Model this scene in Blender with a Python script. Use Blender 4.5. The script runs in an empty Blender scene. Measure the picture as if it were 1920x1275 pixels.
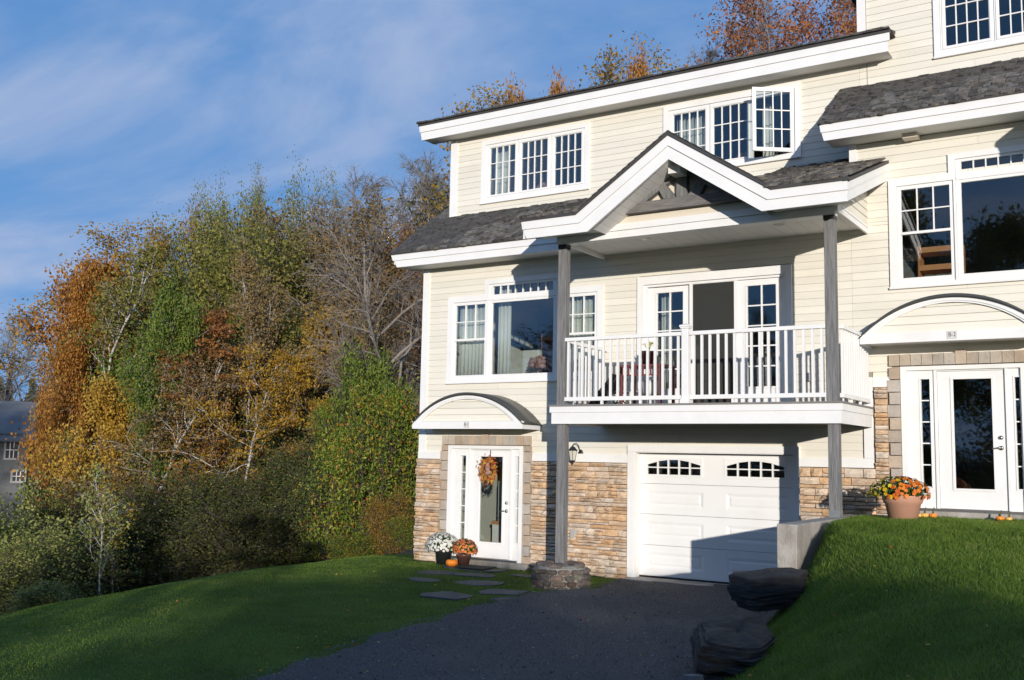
import bpy, math, random
import numpy as np
from mathutils import Vector, Matrix, noise

random.seed(11)
rng = np.random.default_rng(11)
S = bpy.context.scene
COL = S.collection
rad = math.radians

# ------------------------------------------------------------------ camera
YAW, PITCH, ROLL, FPX = rad(-33.02), rad(6.53), rad(1.093), 1917.0
fw = Vector((math.sin(YAW)*math.cos(PITCH), math.cos(YAW)*math.cos(PITCH), math.sin(PITCH)))
rt = Vector((math.cos(YAW), -math.sin(YAW), 0)); up = rt.cross(fw)
CR = rt*math.cos(ROLL) + up*math.sin(ROLL); CU = up*math.cos(ROLL) - rt*math.sin(ROLL)
CAMLOC = Vector((0, -16.4, 2.0))
cam = bpy.data.cameras.new('camera'); camo = bpy.data.objects.new('camera', cam); COL.objects.link(camo)
cam.sensor_width = 36; cam.lens = 36*FPX/1920; cam.clip_end = 3000; cam.clip_start = 0.05
camo.matrix_world = Matrix(((CR.x, CU.x, -fw.x, CAMLOC.x), (CR.y, CU.y, -fw.y, CAMLOC.y), (CR.z, CU.z, -fw.z, CAMLOC.z), (0, 0, 0, 1)))
S.camera = camo

# ------------------------------------------------------------------ light
SUN_DIR = Vector((0.71, -1.0, 0.15)).normalized()       # towards the sun
SUN_ELEV = math.asin(SUN_DIR.z)
sl = bpy.data.lights.new('sun', 'SUN'); so = bpy.data.objects.new('sun', sl); COL.objects.link(so)
sl.energy = 4.5; sl.angle = rad(0.5); sl.color = (1.0, 0.935, 0.85)
so.rotation_euler = (-SUN_DIR).to_track_quat('-Z', 'Y').to_euler(); so.location = (20, -30, 15)
W = bpy.data.worlds.new('World'); S.world = W; W.use_nodes = True
wn, wl = W.node_tree.nodes, W.node_tree.links
for n in list(wn): wn.remove(n)
def wnode(t, **k):
    n = wn.new(t)
    for a, b in k.items(): setattr(n, a, b)
    return n
sky = wnode('ShaderNodeTexSky', sky_type='NISHITA', sun_disc=False)
sky.sun_elevation = SUN_ELEV; sky.sun_rotation = math.atan2(SUN_DIR.x, SUN_DIR.y)
sky.air_density = 1.0; sky.dust_density = 0.4; sky.ozone_density = 2.5
SKY_STRENGTH = 0.15
bg = wnode('ShaderNodeBackground'); bg.inputs['Strength'].default_value = SKY_STRENGTH
out = wnode('ShaderNodeOutputWorld')
tc = wnode('ShaderNodeTexCoord')
# thin cirrus: noise on the sky direction projected to a flat cloud layer
sep = wnode('ShaderNodeSeparateXYZ'); wl.new(tc.outputs['Generated'], sep.inputs[0])
zc = wnode('ShaderNodeMath', operation='MAXIMUM'); wl.new(sep.outputs['Z'], zc.inputs[0]); zc.inputs[1].default_value = 0.0
za = wnode('ShaderNodeMath', operation='ADD'); wl.new(zc.outputs[0], za.inputs[0]); za.inputs[1].default_value = 0.22
dx = wnode('ShaderNodeMath', operation='DIVIDE'); wl.new(sep.outputs['X'], dx.inputs[0]); wl.new(za.outputs[0], dx.inputs[1])
dy = wnode('ShaderNodeMath', operation='DIVIDE'); wl.new(sep.outputs['Y'], dy.inputs[0]); wl.new(za.outputs[0], dy.inputs[1])
cmb = wnode('ShaderNodeCombineXYZ'); wl.new(dx.outputs[0], cmb.inputs[0]); wl.new(dy.outputs[0], cmb.inputs[1])
mp = wnode('ShaderNodeMapping'); wl.new(cmb.outputs[0], mp.inputs[0])
mp.inputs['Rotation'].default_value = (0, 0, rad(20)); mp.inputs['Scale'].default_value = (0.9, 1.5, 1)
mp.inputs['Location'].default_value = (0.4, 0.9, 0)
n1 = wnode('ShaderNodeTexNoise'); wl.new(mp.outputs[0], n1.inputs['Vector'])
n1.inputs['Scale'].default_value = 1.1; n1.inputs['Detail'].default_value = 9; n1.inputs['Roughness'].default_value = 0.56; n1.inputs['Distortion'].default_value = 0.35
n2 = wnode('ShaderNodeTexNoise'); wl.new(cmb.outputs[0], n2.inputs['Vector']); n2.inputs['Scale'].default_value = 0.45; n2.inputs['Detail'].default_value = 2
mul = wnode('ShaderNodeMath', operation='MULTIPLY_ADD'); wl.new(n2.outputs['Fac'], mul.inputs[0]); mul.inputs[1].default_value = 0.6; mul.inputs[2].default_value = -0.3
add = wnode('ShaderNodeMath', operation='ADD'); wl.new(n1.outputs['Fac'], add.inputs[0]); wl.new(mul.outputs[0], add.inputs[1])
mr = wnode('ShaderNodeMapRange', interpolation_type='SMOOTHSTEP'); wl.new(add.outputs[0], mr.inputs['Value'])
mr.inputs['From Min'].default_value = 0.45; mr.inputs['From Max'].default_value = 0.68; mr.inputs['To Min'].default_value = 0; mr.inputs['To Max'].default_value = 0.85
mixc = wnode('ShaderNodeMix', data_type='RGBA'); wl.new(mr.outputs[0], mixc.inputs['Factor'])
tint = wnode('ShaderNodeMix', data_type='RGBA', blend_type='MULTIPLY'); tint.inputs['Factor'].default_value = 1
wl.new(sky.outputs[0], tint.inputs[6]); tint.inputs[7].default_value = (0.93, 0.98, 1.0, 1)
base = wnode('ShaderNodeMix', data_type='RGBA'); base.inputs['Factor'].default_value = 0.92
wl.new(tint.outputs[2], base.inputs[6]); hz = wnode('ShaderNodeMapRange'); wl.new(sep.outputs['Z'], hz.inputs[0]); hz.inputs[1].default_value = 0.0; hz.inputs[2].default_value = 0.6
blue = wnode('ShaderNodeMix', data_type='RGBA'); wl.new(hz.outputs[0], blue.inputs['Factor']); blue.inputs[6].default_value = (1.02, 2.35, 4.8, 1); blue.inputs[7].default_value = (0.64, 1.70, 3.85, 1)
wl.new(blue.outputs[2], base.inputs[7]); wl.new(base.outputs[2], mixc.inputs[6]); mixc.inputs[7].default_value = (2.7, 3.35, 4.8, 1)
wl.new(mixc.outputs[2], bg.inputs['Color']); wl.new(bg.outputs[0], out.inputs[0])
S.view_settings.view_transform = 'Standard'; S.view_settings.look = 'None'
S.view_settings.exposure = 0.0; S.view_settings.gamma = 1.0; S.view_settings.use_curve_mapping = False
S.cycles.max_bounces = 8; S.cycles.transparent_max_bounces = 12
S.cycles.sample_clamp_indirect = 4.0

# ------------------------------------------------------------------ materials
MATS = {}
def mat(name, col, rough=0.6, vary=0.0, nscale=3.0, bump=0.0, bscale=30.0, objvar=0.0, col2=None, metal=0.0, spec=0.5, stretch=None, huevar=0.0, dirt=None):
    """Principled with object-space noise colour variation, bump and a random tone per object."""
    m = bpy.data.materials.new(name); m.use_nodes = True
    N, L = m.node_tree.nodes, m.node_tree.links
    b = N['Principled BSDF']; b.inputs['Roughness'].default_value = rough; b.inputs['Metallic'].default_value = metal
    b.inputs['Specular IOR Level'].default_value = spec
    geo = N.new('ShaderNodeNewGeometry'); vec = geo.outputs['Position']
    if stretch:
        q = N.new('ShaderNodeMapping'); q.inputs['Scale'].default_value = stretch; L.new(vec, q.inputs[0]); vec = q.outputs[0]
    c = None
    rgb = N.new('ShaderNodeRGB'); rgb.outputs[0].default_value = (*col, 1); c = rgb.outputs[0]
    if col2 or vary:
        nz = N.new('ShaderNodeTexNoise'); nz.inputs['Scale'].default_value = nscale; nz.inputs['Detail'].default_value = 6; nz.inputs['Roughness'].default_value = 0.65
        L.new(vec, nz.inputs['Vector'])
        r = N.new('ShaderNodeValToRGB'); L.new(nz.outputs['Fac'], r.inputs[0])
        a = col; z = col2 if col2 else tuple(max(0, x*(1-vary)) for x in col)
        r.color_ramp.elements[0].position = 0.33; r.color_ramp.elements[0].color = (*z, 1)
        r.color_ramp.elements[1].position = 0.62; r.color_ramp.elements[1].color = (*a, 1)
        c = r.outputs[0]
    if objvar or huevar:
        oi = N.new('ShaderNodeObjectInfo')
        hs = N.new('ShaderNodeHueSaturation')
        m1 = N.new('ShaderNodeMapRange'); L.new(oi.outputs['Random'], m1.inputs[0]); m1.inputs[3].default_value = 1-objvar; m1.inputs[4].default_value = 1+objvar
        L.new(m1.outputs[0], hs.inputs['Value'])
        if huevar:
            mm = N.new('ShaderNodeMath'); mm.operation = 'MULTIPLY'; L.new(oi.outputs['Random'], mm.inputs[0]); mm.inputs[1].default_value = 17.31
            fr = N.new('ShaderNodeMath'); fr.operation = 'FRACT'; L.new(mm.outputs[0], fr.inputs[0])
            m2 = N.new('ShaderNodeMapRange'); L.new(fr.outputs[0], m2.inputs[0]); m2.inputs[3].default_value = 0.5-huevar; m2.inputs[4].default_value = 0.5+huevar
            L.new(m2.outputs[0], hs.inputs['Hue'])
            m3 = N.new('ShaderNodeMapRange'); L.new(fr.outputs[0], m3.inputs[0]); m3.inputs[3].default_value = 1.25; m3.inputs[4].default_value = 0.6
            L.new(m3.outputs[0], hs.inputs['Saturation'])
        L.new(c, hs.inputs['Color']); c = hs.outputs[0]
    if dirt:
        nd = N.new('ShaderNodeTexNoise'); nd.inputs['Scale'].default_value = dirt[1]; nd.inputs['Detail'].default_value = 8
        L.new(geo.outputs['Position'], nd.inputs['Vector'])
        rd = N.new('ShaderNodeMapRange'); L.new(nd.outputs['Fac'], rd.inputs[0]); rd.inputs[1].default_value = 0.5; rd.inputs[2].default_value = 0.75; rd.inputs[4].default_value = dirt[0]
        mx = N.new('ShaderNodeMix'); mx.data_type = 'RGBA'; L.new(rd.outputs[0], mx.inputs['Factor']); L.new(c, mx.inputs[6]); mx.inputs[7].default_value = (*dirt[2], 1); c = mx.outputs[2]
    L.new(c, b.inputs['Base Color'])
    if bump:
        nb = N.new('ShaderNodeTexNoise'); nb.inputs['Scale'].default_value = bscale; nb.inputs['Detail'].default_value = 8; L.new(vec, nb.inputs['Vector'])
        bp = N.new('ShaderNodeBump'); bp.inputs['Strength'].default_value = bump; bp.inputs['Distance'].default_value = 0.02
        L.new(nb.outputs['Fac'], bp.inputs['Height']); L.new(bp.outputs[0], b.inputs['Normal'])
    MATS[name] = m
    return m

M_trim = mat('white_painted_trim', (0.80, 0.79, 0.77), 0.45, vary=0.05, nscale=2, bump=0.06, bscale=40, dirt=(0.18, 2.2, (0.55, 0.52, 0.46)))
M_clap = mat('cream_painted_board', (0.75, 0.71, 0.61), 0.62, vary=0.06, nscale=1.5, bump=0.25, bscale=18, objvar=0.045, stretch=(0.5, 1, 6), dirt=(0.16, 1.7, (0.55, 0.50, 0.38)))
M_back = mat('wall_sheathing', (0.30, 0.27, 0.21), 0.9)
M_panel = mat('cream_stucco_panel', (0.70, 0.62, 0.50), 0.8, vary=0.06, nscale=2)
M_stone = mat('ledgestone', (0.68, 0.50, 0.335), 0.85, nscale=7, col2=(0.47, 0.325, 0.205), bump=1.0, bscale=22, objvar=0.13, huevar=0.005, stretch=(1, 1, 2.6), dirt=(0.50, 3.0, (0.30, 0.21, 0.15)))
M_mortar = mat('stone_backing', (0.16, 0.12, 0.09), 0.95)
M_block = mat('cast_stone_block', (0.45, 0.37, 0.29), 0.85, vary=0.22, nscale=5, bump=0.5, bscale=40, objvar=0.14, huevar=0.006)
M_shing = mat('weathered_slate_shingle', (0.150, 0.134, 0.114), 0.85, nscale=9, col2=(0.055, 0.049, 0.042), bump=1.0, bscale=30, objvar=0.5, huevar=0.008)
M_drip = mat('dark_roof_edge', (0.05, 0.048, 0.046), 0.6)
M_roofm = mat('dark_metal_sheet', (0.10, 0.10, 0.095), 0.42, vary=0.15, nscale=2, metal=0.4)
M_wood = mat('grey_weathered_timber', (0.22, 0.215, 0.21), 0.85, nscale=6, col2=(0.115, 0.112, 0.11), bump=0.8, bscale=16, stretch=(5, 5, 0.35))
M_woodh = mat('grey_weathered_beam', (0.20, 0.185, 0.18), 0.85, nscale=6, col2=(0.115, 0.105, 0.10), bump=0.5, bscale=16, stretch=(0.5, 5, 5))
M_soff = mat('white_soffit_board', (0.72, 0.70, 0.67), 0.6, objvar=0.03)
M_deck = mat('grey_decking', (0.22, 0.21, 0.20), 0.75, vary=0.2, nscale=8)
M_conc = mat('concrete', (0.36, 0.33, 0.29), 0.9, nscale=2.2, col2=(0.22, 0.195, 0.165), bump=0.5, bscale=45, dirt=(0.45, 5, (0.55, 0.53, 0.50)), stretch=(1, 1, 0.45))
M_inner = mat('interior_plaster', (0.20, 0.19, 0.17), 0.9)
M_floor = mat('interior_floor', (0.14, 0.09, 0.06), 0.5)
M_screen = mat('insect_screen', (0.035, 0.037, 0.035), 0.8)
M_curt = mat('curtain_cloth', (0.62, 0.62, 0.58), 0.9)
M_metal = mat('brushed_metal', (0.45, 0.43, 0.40), 0.35, metal=1.0)
M_black = mat('black_iron', (0.02, 0.02, 0.02), 0.5)
M_frost = mat('frosted_glass', (0.55, 0.53, 0.45), 0.35)
M_plate = mat('number_plate', (0.62, 0.61, 0.58), 0.5)
M_ink = mat('plate_lettering', (0.06, 0.06, 0.07), 0.6)
M_slate = mat('slate_rock', (0.034, 0.032, 0.031), 0.85, nscale=3, col2=(0.014, 0.014, 0.015), bump=1.0, bscale=9, stretch=(0.8, 0.8, 5), dirt=(0.22, 5, (0.10, 0.098, 0.09)))
M_flag = mat('flagstone', (0.105, 0.105, 0.10), 0.85, nscale=3, col2=(0.06, 0.06, 0.058), bump=0.6, bscale=14, objvar=0.2, dirt=(0.3, 3, (0.10, 0.11, 0.05)))
M_pier = mat('brown_field_stone', (0.15, 0.11, 0.085), 0.9, nscale=7, col2=(0.06, 0.05, 0.042), bump=1.0, bscale=20, objvar=0.45, huevar=0.02)
M_mort2 = mat('pale_mortar', (0.26, 0.25, 0.22), 0.95, vary=0.4, nscale=10)
M_terra = mat('terracotta', (0.56, 0.30, 0.20), 0.7, vary=0.1, nscale=4)
M_blkpot = mat('black_plastic', (0.02, 0.022, 0.022), 0.3)
M_brnpot = mat('brown_glazed_pot', (0.09, 0.045, 0.035), 0.3)
M_pump = mat('orange_pumpkin', (0.85, 0.25, 0.02), 0.4)
M_gourd = mat('yellow_gourd', (0.85, 0.55, 0.15), 0.45, col2=(0.85, 0.28, 0.03), nscale=25)
M_stem = mat('plant_stem', (0.10, 0.10, 0.04), 0.8)
M_mat = mat('doormat_fibre', (0.03, 0.028, 0.025), 0.95, bump=0.5, bscale=200)
M_redw = mat('dark_red_wicker', (0.16, 0.045, 0.045), 0.5)
M_orng = mat('honey_wood', (0.55, 0.25, 0.11), 0.5)
M_grey = mat('grey_plastic', (0.38, 0.37, 0.35), 0.5)
M_barn = mat('grey_barn_board', (0.15, 0.155, 0.155), 0.85, vary=0.2, nscale=2)
M_barnr = mat('grey_barn_roofing', (0.19, 0.195, 0.20), 0.7, vary=0.25, nscale=1)
M_garage = mat('garage_door_paint', (0.78, 0.77, 0.75), 0.4, dirt=(0.12, 2.5, (0.5, 0.45, 0.38)))

def glass_mat(name, tintc, refl=1.0):
    m = bpy.data.materials.new(name); m.use_nodes = True; N, L = m.node_tree.nodes, m.node_tree.links
    N.remove(N['Principled BSDF'])
    t = N.new('ShaderNodeBsdfTransparent'); t.inputs[0].default_value = (*tintc, 1)
    g = N.new('ShaderNodeBsdfGlossy'); g.inputs['Roughness'].default_value = 0.015; g.inputs[0].default_value = (0.95, 0.97, 1, 1)
    f = N.new('ShaderNodeFresnel'); f.inputs[0].default_value = 1.52
    geo = N.new('ShaderNodeNewGeometry')
    nb = N.new('ShaderNodeTexNoise'); nb.inputs['Scale'].default_value = 1.6; L.new(geo.outputs['Position'], nb.inputs['Vector'])
    bp = N.new('ShaderNodeBump'); bp.inputs['Strength'].default_value = 0.010; bp.inputs['Distance'].default_value = 0.1
    L.new(nb.outputs['Fac'], bp.inputs['Height']); L.new(bp.outputs[0], g.inputs['Normal'])
    mm = N.new('ShaderNodeMath'); mm.operation = 'MULTIPLY'; mm.inputs[1].default_value = refl; mm.use_clamp = True; L.new(f.outputs[0], mm.inputs[0])
    x = N.new('ShaderNodeMixShader'); L.new(mm.outputs[0], x.inputs[0]); L.new(t.outputs[0], x.inputs[1]); L.new(g.outputs[0], x.inputs[2])
    L.new(x.outputs[0], N['Material Output'].inputs[0]); return m
M_glass = glass_mat('window_glass', (0.88, 0.91, 0.90), 1.7)

def leaf_mat(name, stops, transl=0.35, rough=0.5):
    """leaf colour from the per-leaf 'tone' attribute"""
    m = bpy.data.materials.new(name); m.use_nodes = True; N, L = m.node_tree.nodes, m.node_tree.links
    b = N['Principled BSDF']; b.inputs['Roughness'].default_value = rough; b.inputs['Specular IOR Level'].default_value = 0.25
    a = N.new('ShaderNodeAttribute'); a.attribute_name = 'tone'
    r = N.new('ShaderNodeValToRGB'); L.new(a.outputs['Fac'], r.inputs[0])
    els = r.color_ramp.elements
    while len(els) < len(stops): els.new(0.5)
    for i, (p, c) in enumerate(stops): els[i].position = p; els[i].color = (*c, 1)
    L.new(r.outputs[0], b.inputs['Base Color'])
    t = N.new('ShaderNodeBsdfTranslucent'); L.new(r.outputs[0], t.inputs[0])
    x = N.new('ShaderNodeMixShader'); x.inputs[0].default_value = transl; L.new(b.outputs[0], x.inputs[1]); L.new(t.outputs[0], x.inputs[2])
    L.new(x.outputs[0], N['Material Output'].inputs[0]); return m

# ------------------------------------------------------------------ mesh helpers
class MB:
    def __init__(s): s.v = []; s.f = []
    def add(s, vs, fs):
        n = len(s.v); s.v += [tuple(p) for p in vs]; s.f += [tuple(i+n for i in f) for f in fs]; return s
    def box(s, x0, x1, y0, y1, z0, z1):
        return s.add([(x0,y0,z0),(x1,y0,z0),(x1,y1,z0),(x0,y1,z0),(x0,y0,z1),(x1,y0,z1),(x1,y1,z1),(x0,y1,z1)],
                     [(0,3,2,1),(4,5,6,7),(0,1,5,4),(1,2,6,5),(2,3,7,6),(3,0,4,7)])
    def prism(s, poly, y0, y1):
        """polygon in XZ (counter-clockwise seen from -Y), extruded along Y"""
        n = len(poly); vs = [(x, y0, z) for x, z in poly] + [(x, y1, z) for x, z in poly]
        fs = [tuple(range(n)), tuple(range(2*n-1, n-1, -1))] + [(i, i+n, (i+1) % n+n, (i+1) % n) for i in range(n)]
        return s.add(vs, fs)
    def prismx(s, poly, x0, x1):
        """polygon in YZ extruded along X"""
        n = len(poly); vs = [(x0, y, z) for y, z in poly] + [(x1, y, z) for y, z in poly]
        fs = [tuple(range(n-1, -1, -1)), tuple(range(n, 2*n))] + [(i, (i+1) % n, (i+1) % n+n, i+n) for i in range(n)]
        return s.add(vs, fs)
    def tube(s, pts, rs, n=6, cap=True):
        pts = [Vector(p) for p in pts]; base = len(s.v); m = len(pts)
        if not hasattr(rs, '__len__'): rs = [rs]*m
        prev = None
        for i, p in enumerate(pts):
            d = (pts[min(i+1, m-1)] - pts[max(i-1, 0)]).normalized()
            a = d.cross(Vector((0, 0, 1)) if abs(d.z) < 0.9 else Vector((1, 0, 0))).normalized() if prev is None else (prev - d*prev.dot(d)).normalized()
            prev = a; b = d.cross(a)
            for k in range(n):
                t = 2*math.pi*k/n; s.v.append(tuple(p + (a*math.cos(t) + b*math.sin(t))*rs[i]))
        for i in range(m-1):
            for k in range(n):
                s.f.append((base+i*n+k, base+i*n+(k+1) % n, base+(i+1)*n+(k+1) % n, base+(i+1)*n+k))
        if cap: s.f.append(tuple(base+k for k in range(n-1, -1, -1))); s.f.append(tuple(base+(m-1)*n+k for k in range(n)))
        return s
    def lathe(s, prof, cx, cy, n=24, sx=1, sy=1):
        base = len(s.v)
        for r, z in prof:
            for k in range(n):
                t = 2*math.pi*k/n; s.v.append((cx+r*sx*math.cos(t), cy+r*sy*math.sin(t), z))
        for i in range(len(prof)-1):
            for k in range(n):
                s.f.append((base+i*n+k, base+i*n+(k+1) % n, base+(i+1)*n+(k+1) % n, base+(i+1)*n+k))
        s.f.append(tuple(base+k for k in range(n-1, -1, -1))); s.f.append(tuple(base+(len(prof)-1)*n+k for k in range(n)))
        return s
    def plate(s, x0, x1, z0, z1, holes, y0, y1):
        xs = sorted({x0, x1} | {min(max(h[i], x0), x1) for h in holes for i in (0, 1)})
        zs = sorted({z0, z1} | {min(max(h[i], z0), z1) for h in holes for i in (2, 3)})
        for j in range(len(zs)-1):
            run = None; zm = (zs[j]+zs[j+1])/2
            for i in range(len(xs)-1):
                xm = (xs[i]+xs[i+1])/2
                solid = not any(h[0] < xm < h[1] and h[2] < zm < h[3] for h in holes)
                if solid: run = run if run is not None else xs[i]
                elif run is not None: s.box(run, xs[i], y0, y1, zs[j], zs[j+1]); run = None
            if run is not None: s.box(run, x1, y0, y1, zs[j], zs[j+1])
        return s
def worg(p):
    o = Vector((0, 0, 0))
    while p: o += p.location; p = p.parent
    return o
def obj(name, mb, material, parent=None, smooth=False, org=None, bevel=0):
    me = bpy.data.meshes.new(name)
    o0 = worg(parent) if parent else (Vector(org) if org else Vector((0, 0, 0)))
    me.from_pydata([(x-o0.x, y-o0.y, z-o0.z) for x, y, z in mb.v], [], mb.f); me.materials.append(material)
    if smooth: me.polygons.foreach_set('use_smooth', [True]*len(me.polygons))
    o = bpy.data.objects.new(name, me); COL.objects.link(o)
    if parent: o.parent = parent
    else: o.location = o0
    if bevel:
        bv = o.modifiers.new('bevel', 'BEVEL'); bv.width = bevel; bv.segments = 2; bv.limit_method = 'ANGLE'
    return o
def mesh_of(name, mb, material, smooth=False):
    me = bpy.data.meshes.new(name); me.from_pydata(mb.v, [], mb.f); me.materials.append(material)
    if smooth: me.polygons.foreach_set('use_smooth', [True]*len(me.polygons))
    return me
def piece(name, me, parent, loc, scale=(1, 1, 1), rot=(0, 0, 0)):
    o = bpy.data.objects.new(name, me); COL.objects.link(o); o.parent = parent
    o.location = Vector(loc) - worg(parent); o.scale = scale; o.rotation_euler = rot
    return o
def thing(name, label, cat, loc, group=None):
    o = bpy.data.objects.new(name, None); COL.objects.link(o); o.location = loc; o.empty_display_size = 0.2
    o['label'] = label; o['category'] = cat
    if group: o['group'] = group
    return o
def tag(o, label, cat, group=None):
    o['label'] = label; o['category'] = cat
    if group: o['group'] = group
    return o
def fast_mesh(name, verts, faces4=None, faces3=None, tone=None, material=None, smooth=False):
    """numpy arrays to mesh; tone = per-vertex float attribute"""
    me = bpy.data.meshes.new(name); verts = np.asarray(verts, np.float32)
    me.vertices.add(len(verts)); me.vertices.foreach_set('co', verts.ravel())
    parts = []; sizes = []
    if faces4 is not None and len(faces4): parts.append(np.asarray(faces4, np.int32).ravel()); sizes += [4]*len(faces4)
    if faces3 is not None and len(faces3): parts.append(np.asarray(faces3, np.int32).ravel()); sizes += [3]*len(faces3)
    li = np.concatenate(parts); sizes = np.array(sizes, np.int32)
    me.loops.add(len(li)); me.loops.foreach_set('vertex_index', li)
    me.polygons.add(len(sizes)); st = np.concatenate([[0], np.cumsum(sizes)[:-1]]).astype(np.int32)
    me.polygons.foreach_set('loop_start', st); me.polygons.foreach_set('loop_total', sizes)
    if smooth: me.polygons.foreach_set('use_smooth', np.ones(len(sizes), bool))
    if tone is not None:
        a = me.attributes.new('tone', 'FLOAT', 'POINT'); a.data.foreach_set('value', np.asarray(tone, np.float32))
    me.update(calc_edges=True)
    if material: me.materials.append(material)
    return me

# ------------------------------------------------------------------ ground
def sstep(t): t = np.clip(t, 0, 1); return t*t*(3-2*t)
_xe_y = [-40, -16, -12, -8.5, -7, -5.5, -4.3, -3.6, -2, 0.2, 40]
_xe_x = [-1.6, -2.3, -2.9, -3.45, -3.9, -4.25, -4.45, -4.25, -4.2, -4.2, -4.2]
_w_y = [-40, -14, -9, -6.5, -4.6, -3.86, -3.0, -2, -1, 40]
_w_x = [2.6, 2.7, 2.8, 2.6, 2.0, 1.0, 0.50, 0.35, 0.12, 0.12]
_H_y = [-40, -19, -16, -12, -8, -5, -3, 0, 40]
_H_x = [0.2, 0.2, 0.24, 0.50, 0.82, 1.04, 1.24, 1.22, 1.2]
def ground_z(x, y):
    x = np.asarray(x, float); y = np.asarray(y, float)
    base = -0.06 - 0.02*np.clip(-y-1, 0, 30)*0.5
    xe = np.interp(y, _xe_y, _xe_x); w = np.interp(y, _w_y, _w_x); H = np.interp(y, _H_y, _H_x)
    z = base + (H-base)*sstep(np.clip((x-xe)/w, 0, 1)**0.78)
    # lawn falls away to the left
    ed = np.interp(y, [-30, -9.3, -7.2, -3.3, 0.3, 8, 60], [-9.0, -11.2, -12.2, -13.1, -13.3, -14.5, -22])
    d = np.clip(ed - x, 0, None)
    drop = np.where(d < 3, 0.055*d*d, 0.495 + 0.33*(d-3))
    z = z - np.minimum(drop, 4.4 + 0.0*d) 
    behind = np.clip(y-8, 0, None)
    z = z + 0.05*behind*np.clip((x+22)/14, 0, 1)
    z = z + 0.06*np.sin(x*0.23+1.3)*np.sin(y*0.31)*np.clip(d/6, 0, 1)
    return z
def gz(x, y): return float(ground_z(x, y))
def grid(xs, ys, zfun):
    X, Y = np.meshgrid(xs, ys); Z = zfun(X, Y); V = np.stack([X, Y, Z], -1).reshape(-1, 3)
    nx, ny = len(xs), len(ys); i = np.arange(nx-1)[None, :] + nx*np.arange(ny-1)[:, None]; i = i.ravel()
    return V, np.stack([i, i+1, i+nx+1, i+nx], 1)
def bumpy(x, y): return ground_z(x, y) + 0.015*np.sin(x*2.1+y)*np.sin(y*1.7-x*0.6)

m = bpy.data.materials.new('mown_grass'); m.use_nodes = True; N, L = m.node_tree.nodes, m.node_tree.links
b = N['Principled BSDF']; b.inputs['Roughness'].default_value = 0.9; b.inputs['Specular IOR Level'].default_value = 0.1
geo = N.new('ShaderNodeNewGeometry'); nz = N.new('ShaderNodeTexNoise'); nz.inputs['Scale'].default_value = 0.8; nz.inputs['Detail'].default_value = 10; L.new(geo.outputs['Position'], nz.inputs['Vector'])
r = N.new('ShaderNodeValToRGB'); L.new(nz.outputs['Fac'], r.inputs[0]); r.color_ramp.elements[0].position = 0.35; r.color_ramp.elements[0].color = (0.048, 0.080, 0.016, 1); r.color_ramp.elements[1].position = 0.68; r.color_ramp.elements[1].color = (0.095, 0.150, 0.028, 1)
L.new(r.outputs[0], b.inputs['Base Color'])
nf = N.new('ShaderNodeTexNoise'); nf.inputs['Scale'].default_value = 70; nf.inputs['Detail'].default_value = 5; L.new(geo.outputs['Position'], nf.inputs['Vector'])
bp = N.new('ShaderNodeBump'); bp.inputs['Strength'].default_value = 0.9; bp.inputs['Distance'].default_value = 0.03; L.new(nf.outputs['Fac'], bp.inputs['Height']); L.new(bp.outputs[0], b.inputs['Normal'])
M_grass = m
M_litter = mat('leaf_litter', (0.075, 0.055, 0.03), 0.95, nscale=1.2, col2=(0.03, 0.035, 0.015), bump=1.0, bscale=12)
M_drive = mat('dark_gravel_asphalt', (0.095, 0.093, 0.092), 0.9, nscale=60, col2=(0.030, 0.031, 0.035), bump=1.0, bscale=110, dirt=(0.5, 0.6, (0.15, 0.142, 0.130)))

xs = np.concatenate([np.arange(-16, -9, 0.35), np.arange(-9, -5, 0.25), np.arange(-5, -1, 0.08), np.arange(-1, 8.1, 0.4)])
ys = np.concatenate([np.arange(-26, -14, 0.5), np.arange(-14, -1, 0.12), np.arange(-1, 0.9, 0.1)])
V, F = grid(xs, ys, bumpy); me = fast_mesh('lawn', V, F, material=M_grass, smooth=True)
o = bpy.data.objects.new('lawn', me); COL.objects.link(o); o['kind'] = 'structure'
xs = np.concatenate([[-1500, -700, -350, -200], np.arange(-130, -16, 3), np.arange(-16, 12, 0.9), np.arange(12, 100, 5), [150, 300, 800, 1500]])
ys = np.concatenate([[-1500, -600, -300, -150], np.arange(-90, -27, 6), np.arange(-26, 10, 0.9), np.arange(10, 80, 4), [100, 140, 200, 350, 700, 1500]])
V, F = grid(xs, ys, lambda x, y: ground_z(x, y) - 0.05 - 0.22*((x > -15.3) & (y < 0.4) & (y > -25.5) & (x < 7.3)))
me = fast_mesh('terrain', V, F, material=M_litter, smooth=True); o = bpy.data.objects.new('terrain', me); COL.objects.link(o); o['kind'] = 'structure'

# driveway sheet
ly = [-26, -14, -9.3, -6.7, -5.6, -4.85, -4.0, -3.1, -2.6, -1.8, -1.0, 0.12]
lx = [-5.6, -6.6, -7.55, -8.1, -8.25, -8.35, -8.45, -8.5, -8.35, -8.0, -8.1, -8.14]
yy = np.arange(-25.5, 0.13, 0.15); tt = np.linspace(0, 1, 26)
left = np.interp(yy, ly, lx) + 0.07*np.sin(yy*3.1) + 0.05*np.sin(yy*7.7+1); right = np.interp(yy, _xe_y, _xe_x) + 0.10 + 0.05*np.sin(yy*5)
X = left[:, None]*(1-tt) + right[:, None]*tt; Y = np.repeat(yy[:, None], 26, 1)
Z = ground_z(-6.5+0*X, Y) + 0.028 + 0.012*np.sin(X*1.9+Y*0.7)
Z[:, 0] -= 0.04; Z[:, -1] -= 0.02
V = np.stack([X, Y, Z], -1).reshape(-1, 3); i = (np.arange(25)[None, :] + 26*np.arange(len(yy)-1)[:, None]).ravel()
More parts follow.
